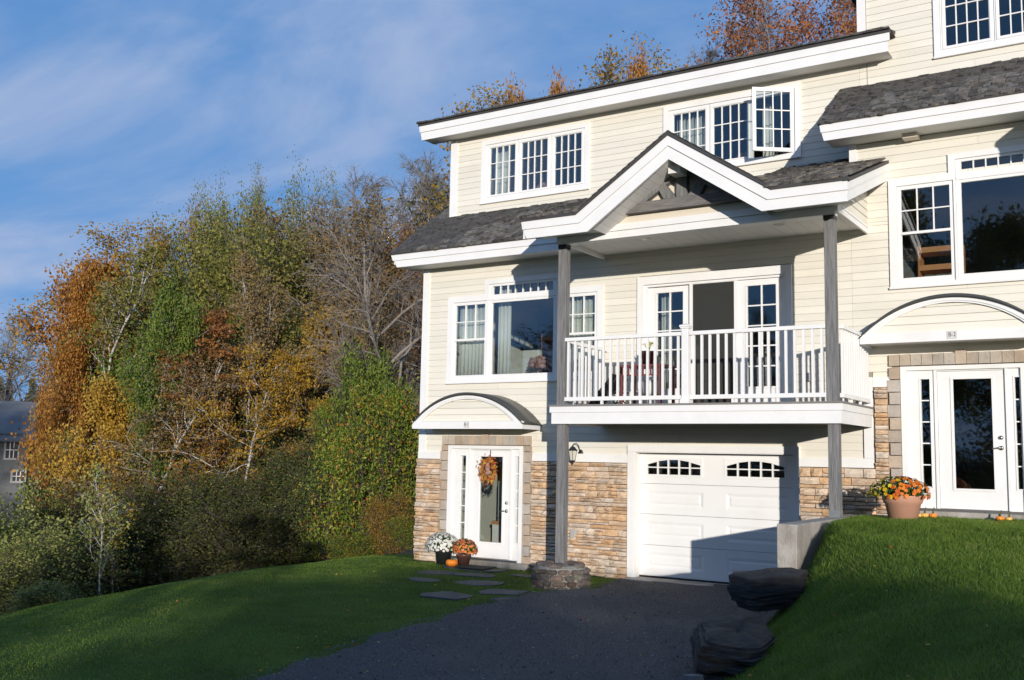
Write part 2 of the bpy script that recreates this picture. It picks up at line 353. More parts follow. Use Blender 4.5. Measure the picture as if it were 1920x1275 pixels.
me = fast_mesh('driveway', V, np.stack([i, i+1, i+27, i+26], 1), material=M_drive, smooth=True)
o = bpy.data.objects.new('driveway', me); COL.objects.link(o); o['kind'] = 'structure'
def drive_x(y): return np.interp(y, ly, lx)

# ------------------------------------------------------------------ townhouses
clap_u = mesh_of('clapboard', MB().prismx([(0.0, 0.0), (-0.012, 0.0), (-0.005, 1.0), (0.0, 1.0)], 0, 1), M_clap)
EXP = 0.1222
def siding(parent, x0, x1, z0, z1, y, holes, zref, name='clapboard', lim=None):
    k0 = math.floor((z0-zref)/EXP+1e-6); z = zref + k0*EXP
    while z < z1-0.01:
        a, c = max(z, z0), min(z+EXP, z1)
        if c-a > 0.02:
            ivs = [(x0, x1)]
            for h in holes:
                if a < h[3]-0.1 and c > h[2]+0.1:
                    nv = []
                    for p, q in ivs:
                        if h[1]-0.03 <= p or h[0]+0.03 >= q: nv.append((p, q)); continue
                        if p < h[0]+0.03: nv.append((p, h[0]+0.03))
                        if q > h[1]-0.03: nv.append((h[1]-0.03, q))
                    ivs = nv
            for p, q in ivs:
                cuts = [p]
                while q-cuts[-1] > 4.2:
                    s_ = cuts[-1] + random.uniform(1.6, 3.6)
                    if q-s_ < 0.8: break
                    cuts.append(s_)
                cuts.append(q)
                for u, w in zip(cuts, cuts[1:]):
                    if w-u > 0.02:
                        piece(name, clap_u, parent, (u, y, a), (w-u-0.003, random.uniform(0.85, 1.1), c-a-0.0028))
        z += EXP

def roughbox(seed, jit=0.06, nx=3, nz=2):
    """unit stone x 0..1, z 0..1, front face at y -1..: uneven faceted front"""
    r = random.Random(seed); mb = MB(); vs = []; idx = {}
    for j in range(nz+1):
        for i in range(nx+1):
            e = (i in (0, nx)) or (j in (0, nz))
            x = i/nx + (r.uniform(-jit, jit)*0.5 if not (i in (0, nx)) else (jit*0.4*r.random())*(1 if i == 0 else -1))
            z = j/nz + (r.uniform(-jit, jit) if j not in (0, nz) else (jit*1.6*r.random())*(1 if j == 0 else -1))
            y = -(0.62 + 0.25*r.random()) if e else -(0.85 + 0.35*r.random())
            idx[i, j] = len(vs); vs.append((x, y, z))
    back = []
    for (i, j) in [(0, 0), (nx, 0), (nx, nz), (0, nz)]:
        back.append(len(vs)); vs.append((i/nx, 0, j/nz))
    fs = [(idx[i, j], idx[i+1, j], idx[i+1, j+1], idx[i, j+1]) for i in range(nx) for j in range(nz)]
    fs.append(tuple([back[0], back[1]] + [idx[i, 0] for i in range(nx, -1, -1)]))
    fs.append(tuple([back[2], back[3]] + [idx[i, nz] for i in range(0, nx+1)]))
    fs.append(tuple([back[3], back[0]] + [idx[0, j] for j in range(0, nz+1)]))
    fs.append(tuple([back[1], back[2]] + [idx[nx, j] for j in range(nz, -1, -1)]))
    return mesh_of('stone', mb.add(vs, fs), M_stone)
STONES = [roughbox(i) for i in range(10)]
def ledgestone(parent, x0, x1, z0, z1, y):
    z = z0
    while z < z1-0.02:
        h = random.choice([0.055, 0.07, 0.085, 0.10, 0.12]); h = min(h, z1-z)
        if z1-z-h < 0.035: h = z1-z
        x = x0
        while x < x1-0.03:
            w = random.uniform(0.16, 0.50) if h < 0.1 else random.uniform(0.14, 0.36)
            if x1-x-w < 0.12: w = x1-x
            if h > 0.08 and random.random() < 0.33:
                k = random.uniform(0.35, 0.65)
                for (za, hh) in ((z, h*k), (z+h*k, h*(1-k))):
                    piece('stone', random.choice(STONES), parent, (x, y, za+0.002), (w-0.006, random.uniform(0.035, 0.105), hh-0.006))
            else:
                piece('stone', random.choice(STONES), parent, (x, y, z+0.002), (w-0.006, random.uniform(0.04, 0.115), h-0.006))
            x += w
        z += h
def mk_shingle(seed):
    r = random.Random(seed); mb = MB()
    a, b_ = r.uniform(0, 0.10), r.uniform(0, 0.10)
    v = [(0, 0+a, 0.0), (0.5, -0.05*r.random(), 0), (1, b_, 0), (1, 1, 0), (0, 1, 0)]
    t = [(x, y, 1.0 + (r.uniform(-0.3, 0.35) if y < 0.5 else -0.8)) for x, y, z in v]
    return mesh_of('shingle', mb.add(v+t, [(4, 3, 2, 1, 0), (5, 6, 7, 8, 9), (0, 1, 6, 5), (1, 2, 7, 6), (2, 3, 8, 7), (3, 4, 9, 8), (4, 0, 5, 9)]), M_shing)
SHING = [mk_shingle(i) for i in range(8)]
def shingles(parent, x0, x1, ye, ze, slope, ytop, limit, xclip=None, expo=0.125, keep=None):
    """courses up a plane z = ze + slope*(y-ye); nearest-first pieces are parts, the rest one joined part"""
    L_ = math.hypot(1, slope); n = int((ytop-ye)*L_/expo); pcs = []; ang = math.atan(slope)
    for k in range(n+1):
        d = k*expo - 0.03; x = x0 - random.uniform(0, 0.1); first = True
        while x < x1:
            w = random.uniform(0.11, 0.21); a, c = max(x, x0), min(x+w, x1)
            y = ye + d/L_ + random.uniform(-0.018, 0.016); z = ze + slope*(y-ye)
            if c-a > 0.03 and (keep is None or keep((a+c)/2, y)):
                ln = min(expo*1.9, (ytop-y)*L_)
                if ln > 0.04: pcs.append((a, y, z+0.014, c-a-0.010, ln, random.uniform(0.022, 0.050), ang + random.uniform(0.0, 0.12)))
            x += w
    pcs.sort(key=lambda p: (Vector((p[0], p[1], p[2]))-CAMLOC).length)
    for p in pcs[:limit]:
        piece('shingle', random.choice(SHING), parent, p[:3], (p[3], p[4], p[5]), (p[6], 0, 0))
    rest = pcs[limit:]
    if rest:
        mb = MB()
        for p in rest:
            me = random.choice(SHING); R_ = Matrix.Rotation(p[6], 3, 'X')
            vs = [Vector(p[:3]) + R_ @ Vector((v.co.x*p[3], v.co.y*p[4], v.co.z*p[5])) for v in me.vertices]
            mb.add(vs, [tuple(f.vertices) for f in me.polygons])
        o = obj('shingle_courses', mb, M_shing, parent); o['kind'] = 'stuff'

def pane_mesh():
    return mesh_of('pane', MB().box(0, 1, 0, 0.004, 0, 1), M_glass)
PANE = pane_mesh()
def lites(win, gx0, gx1, gz0, gz1, y, cols, rows, barw=0.018, zcuts=None):
    """glass panes as pieces and glazing bars between them"""
    bars = MB(); zs = zcuts or [gz0 + (gz1-gz0)*j/rows for j in range(rows+1)]
    xs_ = [gx0 + (gx1-gx0)*i/cols for i in range(cols+1)]
    for x in xs_[1:-1]: bars.box(x-barw/2, x+barw/2, y-0.014, y+0.010, gz0, gz1)
    for z in zs[1:-1]:
        for a, c in zip(xs_, xs_[1:]):
            bars.box(a+(barw/2 if a > gx0+1e-6 else 0), c-(barw/2 if c < gx1-1e-6 else 0), y-0.012, y+0.008, z-barw/2, z+barw/2)
    for a, c in zip(xs_, xs_[1:]):
        for d, e in zip(zs, zs[1:]):
            piece('pane', PANE, win, (a, y+0.012, d), (c-a, 1, e-d))
    return bars
def window(parent, x0, x1, z0, z1, y, bays, gz0, gz1, cols=4, rows=3, tw=0.10, skip=(), hole=None):
    win = bpy.data.objects.new('window', None); COL.objects.link(win); win.parent = parent; win.location = (0, 0, 0)
    ix0, ix1, iz0, iz1 = x0+tw, x1-tw, z0+tw*1.05, z1-tw
    f = MB().plate(x0, x1, z0, z1, [(ix0, ix1, iz0, iz1)], y-0.045, y+0.004)
    f.box(x0-0.01, x1+0.01, y-0.060, y-0.047, z0-0.0, z0+0.03)
    obj('frame', f, M_trim, win)
    for k, (a, c) in enumerate(bays):
        lo = ix0 if k == 0 else (bays[k-1][1]+a)/2; hi = ix1 if k == len(bays)-1 else (c+bays[k+1][0])/2
        if k in skip:
            obj('sash_track', MB().plate(lo+0.002, hi-0.002, iz0+0.002, iz1-0.002, [(a-0.04, c+0.05, gz0-0.045, gz1+0.045)], y-0.012, y+0.06), M_trim, win); continue
        s_ = MB().plate(lo+0.004, hi-0.004, iz0+0.004, iz1-0.004, [(a, c, gz0, gz1)], y-0.022, y+0.03)
        s_.plate(lo+0.03, hi-0.03, iz0+0.03, iz1-0.03, [(a-0.012, c+0.012, gz0-0.012, gz1+0.012)], y-0.034, y-0.0225)
        obj('sash', s_, M_trim, win)
        bars = lites(win, a, c, gz0, gz1, y, cols, rows)
        if bars.v: obj('glazing_bar', bars, M_trim, win)
    return win

def picture_window(parent, T):
    tx, tz = T; y = 0
    win = bpy.data.objects.new('window', None); COL.objects.link(win); win.parent = parent
    X = lambda v: v+tx; Z = lambda v: v+tz
    # outer trim, stepped: side lights low, centre tall
    holesL = (X(-12.06), X(-11.23), Z(3.50), Z(5.045)); holesC = (X(-11.195), X(-9.66), Z(3.50), Z(5.36)); holesR = (X(-9.625), X(-8.79), Z(3.50), Z(5.045))
    f = MB().plate(X(-12.18), X(-8.67), Z(3.42), Z(5.16), [holesL, holesC, holesR], y-0.045, y+0.004)
    f.plate(X(-11.295), X(-9.56), Z(5.16), Z(5.45), [(X(-11.195), X(-9.66), Z(5.10), Z(5.36))], y-0.045, y+0.004)
    f.box(X(-12.19), X(-8.66), y-0.062, y-0.047, Z(3.42), Z(3.455))
    obj('frame', f, M_trim, win)
    for (a, c, h) in ((X(-12.00), X(-11.29), holesL), (X(-9.56), X(-8.85), holesR)):
        s_ = MB().plate(h[0]+0.003, h[1]-0.003, h[2]+0.003, h[3]-0.003, [(a, c, Z(3.585), Z(4.27)), (a, c, Z(4.31), Z(4.985))], y-0.018, y+0.03)
        s_.box(a, c, y-0.03, y-0.0185, Z(4.268), Z(4.305))
        obj('sash', s_, M_trim, win)
        obj('glazing_bar', lites(win, a, c, Z(4.31), Z(4.985), y, 3, 2), M_trim, win)
        piece('pane', PANE, win, (a, y+0.012, Z(3.585)), (c-a, 1, 0.685))
    h = holesC
    s_ = MB().plate(h[0]+0.003, h[1]-0.003, h[2]+0.003, h[3]-0.003, [(X(-11.125), X(-9.73), Z(3.585), Z(4.99)), (X(-11.115), X(-9.74), Z(5.15), Z(5.315))], y-0.022, y+0.03)
    s_.box(h[0]+0.01, h[1]-0.01, y-0.036, y-0.023, Z(5.035), Z(5.085))
    obj('sash', s_, M_trim, win)
    piece('pane', PANE, win, (X(-11.125), y+0.012, Z(3.585)), (1.395, 1, 1.405))
    obj('glazing_bar', lites(win, X(-11.115), X(-9.74), Z(5.15), Z(5.315), y, 8, 1), M_trim, win)
    return win

def number_text(parent, txt, loc, size):
    cu = bpy.data.curves.new('lettering', 'FONT'); cu.body = txt; cu.size = size; cu.align_x = 'CENTER'; cu.align_y = 'CENTER'; cu.extrude = 0.001
    tmp = bpy.data.objects.new('tmp', cu); COL.objects.link(tmp); bpy.context.view_layer.update()
    me = bpy.data.meshes.new_from_object(tmp.evaluated_get(bpy.context.evaluated_depsgraph_get())); bpy.data.objects.remove(tmp)
    me.name = 'lettering'; me.materials.clear(); me.materials.append(M_ink)
    o = bpy.data.objects.new('lettering', me); COL.objects.link(o); o.parent = parent
    o.location = Vector(loc)-worg(parent); o.rotation_euler = (math.pi/2, 0, 0); o.scale = (0.85, 1, 1)
    return o

def entry(parent, T, ground, txt):
    tx, tz = T; X = lambda v: v+tx; Z = lambda v: v+tz; y = 0
    # stone surround: blocks up the jambs, voussoirs on the head
    sur = bpy.data.objects.new('stone_surround', None); COL.objects.link(sur); sur.parent = parent
    blk = mesh_of('stone', roughblock(3), M_block); blk2 = mesh_of('stone', roughblock(5), M_block)
    z = ground; k = 0
    while z < Z(2.215)-0.01:
        h = min(0.193, Z(2.215)-z)
        w = 0.165 if k % 2 else 0.195
        piece('stone', random.choice((blk, blk2)), sur, (X(-12.065)-w, y, z+0.003), (w-0.003, 0.062, h-0.006))
        piece('stone', random.choice((blk, blk2)), sur, (X(-10.315), y, z+0.003), (w-0.003, 0.062, h-0.006))
        z += h; k += 1
    n = 13; xa, xb = X(-12.225), X(-10.155); x = xa
    for i in range(n):
        w = (xb-xa)/n; 
        piece('stone', random.choice((blk, blk2)), sur, (x, y, Z(2.221)), (w-0.006, 0.074 if i == 6 else 0.060, 0.178 if i != 6 else 0.215))
        x += w
    # door frame
    fr = MB().plate(X(-12.06), X(-10.32), ground+0.04, Z(2.207), [(X(-11.98), X(-10.40), ground, Z(2.145))], -0.075, 0.0)
    obj('door_frame', fr, M_trim, parent)
    fr = MB().plate(X(-11.978), X(-10.402), Z(0.08), Z(2.143), [(X(-11.545), X(-10.615), Z(0.02), Z(2.125)), (X(-11.78), X(-11.65), Z(0.40), Z(2.01)), (X(-10.487), X(-10.42), Z(0.40), Z(2.01))], -0.03, 0.05)
    for a, c in ((-11.585, -11.548), (-10.612, -10.575)): fr.box(X(a), X(c), -0.055, -0.031, Z(0.081), Z(2.142))
    for a, c in ((-11.80, -11.63), (-10.507, -10.404)):
        fr.plate(X(a), X(c), Z(0.38), Z(2.03), [(X(a)+0.018, X(c)-0.018, Z(0.398), Z(2.012))], -0.04, -0.0305)
    obj('sidelight_frame', fr, M_trim, parent)
    for a, c in ((-11.78, -11.65), (-10.487, -10.42)):
        sw = bpy.data.objects.new('window', None); COL.objects.link(sw); sw.parent = parent
        obj('glazing_bar', lites(sw, X(a), X(c), Z(0.40), Z(2.01), 0.0, 1, 5), M_trim, sw)
    d = bpy.data.objects.new('door', None); COL.objects.link(d); d.parent = parent
    gl = (X(-11.324), X(-10.797), Z(0.385), Z(2.0))
    s_ = MB().plate(X(-11.54), X(-10.62), Z(0.085), Z(2.12), [gl], -0.02, 0.025)
    s_.plate(gl[0]-0.035, gl[1]+0.035, gl[2]-0.035, gl[3]+0.035, [gl], -0.034, -0.0205)
    obj('door_leaf', s_, M_trim, d, bevel=0.002)
    piece('pane', PANE, d, (gl[0], 0.0, gl[2]), (gl[1]-gl[0], 1, gl[3]-gl[2]))
    hx = X(-10.69)
    obj('deadbolt', MB().tube([(hx, -0.022, Z(1.135)), (hx, -0.05, Z(1.135))], [0.032, 0.026], 14), M_metal, d, True)
    obj('handle', MB().tube([(hx, -0.022, Z(0.985)), (hx, -0.04, Z(0.985))], 0.032, 14).tube([(hx, -0.04, Z(0.985)), (hx, -0.075, Z(0.985)), (hx-0.03, -0.08, Z(0.988)), (hx-0.075, -0.075, Z(0.98)), (hx-0.12, -0.072, Z(0.968))], [0.012, 0.012, 0.013, 0.010, 0.007], 8), M_metal, d, True)
    obj('threshold', MB().box(X(-11.98), X(-10.40), -0.10, 0.05, Z(0.045), Z(0.079)), M_metal, parent)
    obj('door_step', MB().box(X(-12.2), X(-10.1), -0.22, 0.0, ground-0.15, Z(0.044)), M_conc, parent, bevel=0.01)
    # arched canopy
    can = bpy.data.objects.new('canopy', None); COL.objects.link(can); can.parent = parent
    cx0, hw, yf = X(-11.235), 1.275, -0.65
    def arc(half, sag, zb, n=28):
        R0 = (half*half+sag*sag)/(2*sag); a0 = math.asin(half/R0); zc_ = zb+sag-R0
        return [(cx0+R0*math.sin(t), zc_+R0*math.cos(t)) for t in np.linspace(-a0, a0, n)]
    outer = arc(hw, 0.585, Z(2.60)); low = arc(hw-0.005, 0.545, Z(2.60)); inn = arc(1.055, 0.415, Z(2.66))
    rs = MB(); n_ = len(outer)
    oo = arc(hw+0.02, 0.605, Z(2.595)); v = []
    for (x, z), (x2, z2) in zip(oo, low): v += [(x, yf-0.03, z), (x, 0, z), (x2, yf-0.03, z2), (x2, 0, z2)]
    fs = []
    for i in range(n_-1):
        a = 4*i; fs += [(a, a+4, a+5, a+1), (a+2, a+3, a+7, a+6), (a, a+2, a+6, a+4), (a+1, a+5, a+7, a+3)]
    fs += [(0, 1, 3, 2), (4*(n_-1), 4*(n_-1)+2, 4*(n_-1)+3, 4*(n_-1)+1)]
    obj('roof_sheet', rs.add(v, fs), M_roofm, can, True)
    def ring(ou, inn_, y0, y1):
        mb = MB(); v = []
        for (x, z), (x2, z2) in zip(ou, inn_): v += [(x, y0, z), (x2, y0, z2), (x, y1, z), (x2, y1, z2)]
        fs = []
        for i in range(len(ou)-1):
            a = 4*i; fs += [(a, a+1, a+5, a+4), (a+2, a+6, a+7, a+3), (a, a+4, a+6, a+2), (a+1, a+3, a+7, a+5)]
        fs += [(0, 2, 3, 1), (4*(len(ou)-1), 4*(len(ou)-1)+1, 4*(len(ou)-1)+3, 4*(len(ou)-1)+2)]
        return mb.add(v, fs)
    low2 = arc(hw-0.006, 0.543, Z(2.60))
    obj('arched_fascia', ring(low2, inn, yf, yf+0.03), M_trim, can)
    low3 = arc(hw-0.05, 0.50, Z(2.625)); 
    obj('arched_fascia', ring(low3, arc(1.095, 0.445, Z(2.655)), yf-0.014, yf-0.002), M_trim, can)
    obj('beam', MB().box(cx0-hw+0.003, cx0+hw-0.003, yf-0.02, yf+0.03, Z(2.512), Z(2.655)).box(cx0+hw-0.035, cx0+hw-0.005, yf+0.032, 0, Z(2.512), Z(2.60)).box(cx0-hw+0.005, cx0-hw+0.035, yf+0.032, 0, Z(2.512), Z(2.60)), M_trim, can)
    obj('soffit', MB().box(cx0-hw+0.037, cx0+hw-0.037, yf+0.032, -0.001, Z(2.545), Z(2.56)), M_soff, can)
    tym = arc(1.10, 0.42, Z(2.66)); zt = Z(2.66)
    k = 0; R0 = (1.10**2+0.42**2)/(0.84); zc_ = Z(2.66)+0.42-R0
    while zt < Z(3.06):
        z2 = min(zt+EXP, Z(3.07)); hwid = math.sqrt(max(0, R0*R0-(zt+0.02-zc_)**2)); 
        if hwid > 0.05: piece('clapboard', clap_u, can, (cx0-hwid, yf+0.045, zt), (2*hwid, 1, z2-zt-0.006))
        zt += EXP
    obj('tympanum_backing', MB().prism(tym, yf+0.046, yf+0.07), M_back, can)
    px = X(-11.20); zp_ = Z(2.592) if tz == 0 else Z(2.595)
    pl = obj('number_plate', MB().box(px-0.066, px+0.066, yf-0.032, yf-0.021, zp_-0.058, zp_+0.058), M_plate, can)
    number_text(pl, txt, (px, yf-0.0345, zp_), 0.088)
def roughblock(seed):
    me = roughbox(seed, 0.02, 2, 2); mb = MB(); mb.v = [tuple(v.co) for v in me.vertices]
    mb.v = [(x, -1 - 0.06*((i*7) % 3)/2 if y < -0.1 else 0, z) for i, (x, y, z) in enumerate(mb.v)]; mb.f = [tuple(p.vertices) for p in me.polygons]
    return mb

def fascia_run(parent, x0t, x1t, x0b, x1b, yf, zt, zg, zb, ytail=None):
    """two stacked boards: upper proud, lower set back"""
    f = MB().prism([(x0t, zt), (x0t+(x0b-x0t)*0.35, zg), (x1t, zg), (x1t, zt)], yf-0.03, yf+0.0)
    g = MB().prism([(x0t+(x0b-x0t)*0.45, zg-0.002), (x0b, zb), (x1b, zb), (x1b, zg-0.002)], yf-0.008, yf+0.03)
    obj('fascia', f, M_trim, parent); obj('fascia', g, M_trim, parent)

# ---- unit one
H1 = thing('townhouse', 'cream clapboard townhouse with gabled balcony, garage door and plate B-1', 'townhouse', (-8.5, 0, 0), 'joined cream townhouses')
X0, X1 = -12.82, -4.22
GD = (-8.02, -5.18, -0.1, 2.14)                 # garage opening
ENT = (-12.06, -10.32, 0.0, 2.207)
PWL = (-12.08, -8.77, 3.50, 5.06); PWC = (-11.21, -9.64, 3.5, 5.38)
BD = (-7.87, -5.29, 2.86, 5.11)
wall = bpy.data.objects.new('front_wall', None); COL.objects.link(wall); wall.parent = H1
obj('sheathing', MB().plate(X0+0.01, -3.94, -0.3, 5.78, [GD, ENT, PWL, PWC, BD], 0.002, 0.18), M_back, wall)
sid_holes = [(-12.225, -10.155, -1, 2.40), (-8.145, -5.096, -1, 2.255), (-12.18, -8.67, 3.42, 5.16), (-11.295, -9.56, 5.1, 5.45), (-7.978, -5.185, 2.8, 5.24)]
siding(wall, X0+0.14, -4.07, 2.08, 2.57, 0, sid_holes, 2.08)
siding(wall, X0+0.14, -4.22, 2.57, 5.80, 0, sid_holes, 2.08)
obj('corner_board', MB().box(X0-0.012, X0+0.145, -0.034, 0.0, 1.935, 5.79).box(X0-0.014, X0+0.008, 0.001, 0.13, 1.935, 5.79), M_trim, wall)
obj('corner_board', MB().box(-4.075, -3.932, -0.05, 0.0, 2.085, 3.34), M_trim, wall)
for q_ in ((X0-0.01, -12.24), (-10.14, -8.148), (-5.093, -3.932)): obj('belt_board', MB().box(*q_, -0.05, 0.0, 1.937, 2.083), M_trim, wall)
sv = bpy.data.objects.new('stone_veneer', None); COL.objects.link(sv); sv.parent = H1
for q_ in ((X0, -12.235), (-10.14, -8.148), (-5.093, -3.95)): obj('mortar_bed', MB().box(*q_, -0.02, 0.0, -0.2, 1.93), M_mortar, sv)
ledgestone(sv, X0-0.03, -12.262, -0.06, 1.93, -0.018)
ledgestone(sv, -10.125, -8.150, -0.10, 1.93, -0.018)
ledgestone(sv, -5.090, -3.90, 1.05, 1.93, -0.018)
entry(H1, (0, 0), -0.02, 'B-1')
picture_window(H1, (0, 0))

# garage door
gd = bpy.data.objects.new('garage_door', None); COL.objects.link(gd); gd.parent = H1
obj('frame', MB().box(-8.145, -8.03, -0.06, 0.0, -0.03, 2.134).box(-5.172, -5.096, -0.06, 0.0, -0.03, 2.134).box(-8.145, -5.096, -0.064, 0.0, 2.136, 2.253)
    .box(-8.028, -8.00, -0.05, 0.2, -0.03, 2.12).box(-5.20, -5.174, -0.05, 0.2, -0.03, 2.12).box(-8.028, -5.174, -0.05, 0.2, 2.122, 2.134), M_trim, gd)
nrow = 4; gx0, gx1, gz0_, gz1_ = -7.998, -5.202, 0.0, 2.118
for rr in range(nrow):
    za, zb = gz0_+(gz1_-gz0_)*rr/nrow, gz0_+(gz1_-gz0_)*(rr+1)/nrow-0.006
    cxs = [gx0+0.34+0.0, -6.52-0.08]; W_ = 1.07
    if rr < 3:
        mb = MB(); centers = [(-7.42+0.02), (-6.02)]
        rects = [(c-0.53, c+0.53, za+0.13, zb-0.12) for c in (-7.34, -5.87)]
        mb.plate(gx0, gx1, za, zb, rects, 0.15, 0.19)
        for (a, c, d, e) in rects:
            k = 0.05; q = [(a, 0.15, d), (c, 0.15, d), (c, 0.15, e), (a, 0.15, e), (a+k, 0.164, d+k), (c-k, 0.164, d+k), (c-k, 0.164, e-k), (a+k, 0.164, e-k),
                           (a+k*1.7, 0.155, d+k*1.7), (c-k*1.7, 0.155, d+k*1.7), (c-k*1.7, 0.155, e-k*1.7), (a+k*1.7, 0.155, e-k*1.7)]
            mb.add(q, [(0, 1, 5, 4), (1, 2, 6, 5), (2, 3, 7, 6), (3, 0, 4, 7), (4, 5, 9, 8), (5, 6, 10, 9), (6, 7, 11, 10), (7, 4, 8, 11), (8, 9, 10, 11)])
        obj('door_panel', mb, M_garage, gd)
    else:
        wr = [(-7.86, -6.86, za+0.16, zb-0.10), (-6.40, -5.40, za+0.16, zb-0.10)]
        obj('door_panel', MB().plate(gx0, gx1, za, zb, wr, 0.15, 0.19), M_garage, gd)
        for (a, c, d, e) in wr:
            cols = 5; cw = (c-a)/cols; top = lambda x: d + (e-d)*(0.62+0.36*(1-((x-(a+c)/2)/((c-a)/2))**2))
            fm = MB().plate(a-0.035, c+0.035, d-0.035, e+0.035, [(a, c, d, e)], 0.138, 0.1495)
            # curved head above the arch
            for i in range(cols):
                xa, xb = a+i*cw, a+(i+1)*cw
                fm.prism([(xa, top(xa+0.012)), (xb, top(xb-0.012)), (xb, e), (xa, e)], 0.142, 0.17)
            for i in range(1, cols): fm.box(a+i*cw-0.012, a+i*cw+0.012, 0.144, 0.168, d, top(a+i*cw))
            fm.box(a, c, 0.145, 0.165, d+(e-d)*0.46-0.010, d+(e-d)*0.46+0.010)
            obj('window_frame', fm, M_trim, gd)
            for i in range(cols):
                piece('pane', PANE, gd, (a+i*cw+0.005, 0.175, d), (cw-0.01, 1, (e-d)*0.46)); piece('pane', PANE, gd, (a+i*cw+0.005, 0.175, d+(e-d)*0.46), (cw-0.01, 1, (e-d)*0.54))
obj('weather_seal', MB().box(gx0, gx1, 0.13, 0.19, -0.03, -0.001), M_black, gd)
obj('garage_sill', MB().box(-8.10, -5.12, -0.34, 0.9, -0.16, -0.031), M_conc, H1, bevel=0.01)

# balcony door, three leaves
bd = bpy.data.objects.new('balcony_door', None); COL.objects.link(bd); bd.parent = H1
fr = MB().plate(-7.978, -5.185, 2.875, 5.235, [(-7.86, -5.29, 2.8, 5.09)], -0.05, 0.004)
fr.plate(-7.858, -5.292, 2.88, 5.088, [(-7.80, -5.335, 2.8, 5.05)], -0.01, 0.12)
obj('frame', fr, M_trim, bd)
for (a, c, y0_) in ((-7.80, -6.99, 0.06), (-6.13, -5.335, 0.03)):
    gl = (a+0.16, a+0.16+0.50, 3.24, 4.94); lf = bpy.data.objects.new('door_leaf', None); COL.objects.link(lf); lf.parent = bd
    obj('leaf_frame', MB().plate(a, c, 2.90, 5.045, [gl], y0_, y0_+0.045).plate(gl[0]-0.03, gl[1]+0.03, gl[2]-0.03, gl[3]+0.03, [gl], y0_-0.012, y0_-0.0005), M_trim, lf)
    obj('glazing_bar', lites(lf, *gl, y0_+0.01, 2, 5, 0.022), M_trim, lf)
sc = bpy.data.objects.new('screen_door', None); COL.objects.link(sc); sc.parent = bd
obj('leaf_frame', MB().plate(-7.00, -6.13, 2.905, 5.085, [(-6.94, -6.19, 2.97, 5.04)], 0.0, 0.028), M_trim, sc)
m = bpy.data.materials.new('screen_mesh'); m.use_nodes = True; N, L = m.node_tree.nodes, m.node_tree.links
t_ = N.new('ShaderNodeBsdfTransparent'); x_ = N.new('ShaderNodeMixShader'); x_.inputs[0].default_value = 0.55
N['Principled BSDF'].inputs['Base Color'].default_value = (0.045, 0.047, 0.043, 1); N['Principled BSDF'].inputs['Roughness'].default_value = 0.8
L.new(t_.outputs[0], x_.inputs[1]); L.new(N['Principled BSDF'].outputs[0], x_.inputs[2]); L.new(x_.outputs[0], N['Material Output'].inputs[0])
obj('insect_mesh', MB().box(-6.945, -6.185, 0.012, 0.016, 2.965, 5.045), m, sc)
obj('wall_light_switch', MB().box(-4.98, -4.90, -0.05, 0, 3.30, 3.44), M_grey, H1)

# main lower roof
def roof_slab(parent, x0, x1, ye, ze, slope, ytop, th=0.05, name='roof_deck'):
    obj(name, MB().prismx([(ye, ze-th), (ytop, ze-th+slope*(ytop-ye)), (ytop, ze+slope*(ytop-ye)), (ye, ze)], x0, x1), M_drip, parent)
r1 = bpy.data.objects.new('lower_roof', None); COL.objects.link(r1); r1.parent = H1
YE, ZE, SL = -0.5, 6.06, 0.718
roof_slab(r1, -13.31, -12.84, YE, ZE, SL, 5.0); roof_slab(r1, -12.84, -4.22, YE, ZE, SL, 0.90, name='roof_deck')
fascia_run(r1, -13.30, -8.90, -13.15, -8.80, YE, ZE-0.015, 5.925, 5.785)
obj('soffit', MB().box(-13.14, -4.25, YE+0.03, -0.001, 5.79, 5.805), M_soff, r1)
obj('rake_board', MB().prismx([(YE+0.05, ZE-0.20), (5.0, ZE-0.24+SL*5.5), (5.0, ZE-0.06+SL*5.5), (YE+0.05, ZE-0.04)], -13.28, -13.25), M_trim, r1)
obj('roof_edge', MB().prism([(-13.34, ZE-0.015), (-8.98, ZE-0.015), (-8.98, ZE+0.012), (-13.34, ZE+0.012)], YE-0.05, YE+0.05), M_drip, r1)
shingles(r1, -13.33, -8.2, YE-0.03, ZE, SL, 0.88, 300, keep=lambda x, y: True)
shingles(r1, -13.33, -12.83, 0.80, ZE+SL*1.3, SL, 4.9, 0)

# dormer storey
D = 0.85
dw = bpy.data.objects.new('dormer_wall', None); COL.objects.link(dw); dw.parent = H1
W1 = (-12.04, -9.46, 7.25, 8.615); W2 = (-7.87, -5.262, 7.28, 8.64)
def inner(w): return (w[0]+0.10, w[1]-0.10, w[2]+0.105, w[3]-0.10)
obj('sheathing', MB().plate(X0+0.01, -4.25, 6.6, 8.95, [inner(W1), inner(W2)], D+0.002, D+0.16).box(X0+0.01, X0+0.15, D+0.162, 5.5, 6.9, 8.95), M_back, dw)
siding(dw, X0+0.13, -4.25, 7.0, 8.80, D, [W1, W2], 7.03)
obj('corner_board', MB().box(X0-0.03, X0+0.135, D-0.034, D, 7.0, 8.75).box(X0-0.032, X0, D+0.001, D+0.12, 7.05, 8.75), M_trim, dw)
window(dw, *W1, D, [(-11.835, -11.205), (-11.054, -10.428), (-10.261, -9.644)], 7.425, 8.435)
w2 = window(dw, *W2, D, [(-7.674, -7.036), (-6.879, -6.237), (-6.10, -5.43)], 7.44, 8.45, skip=(2,))
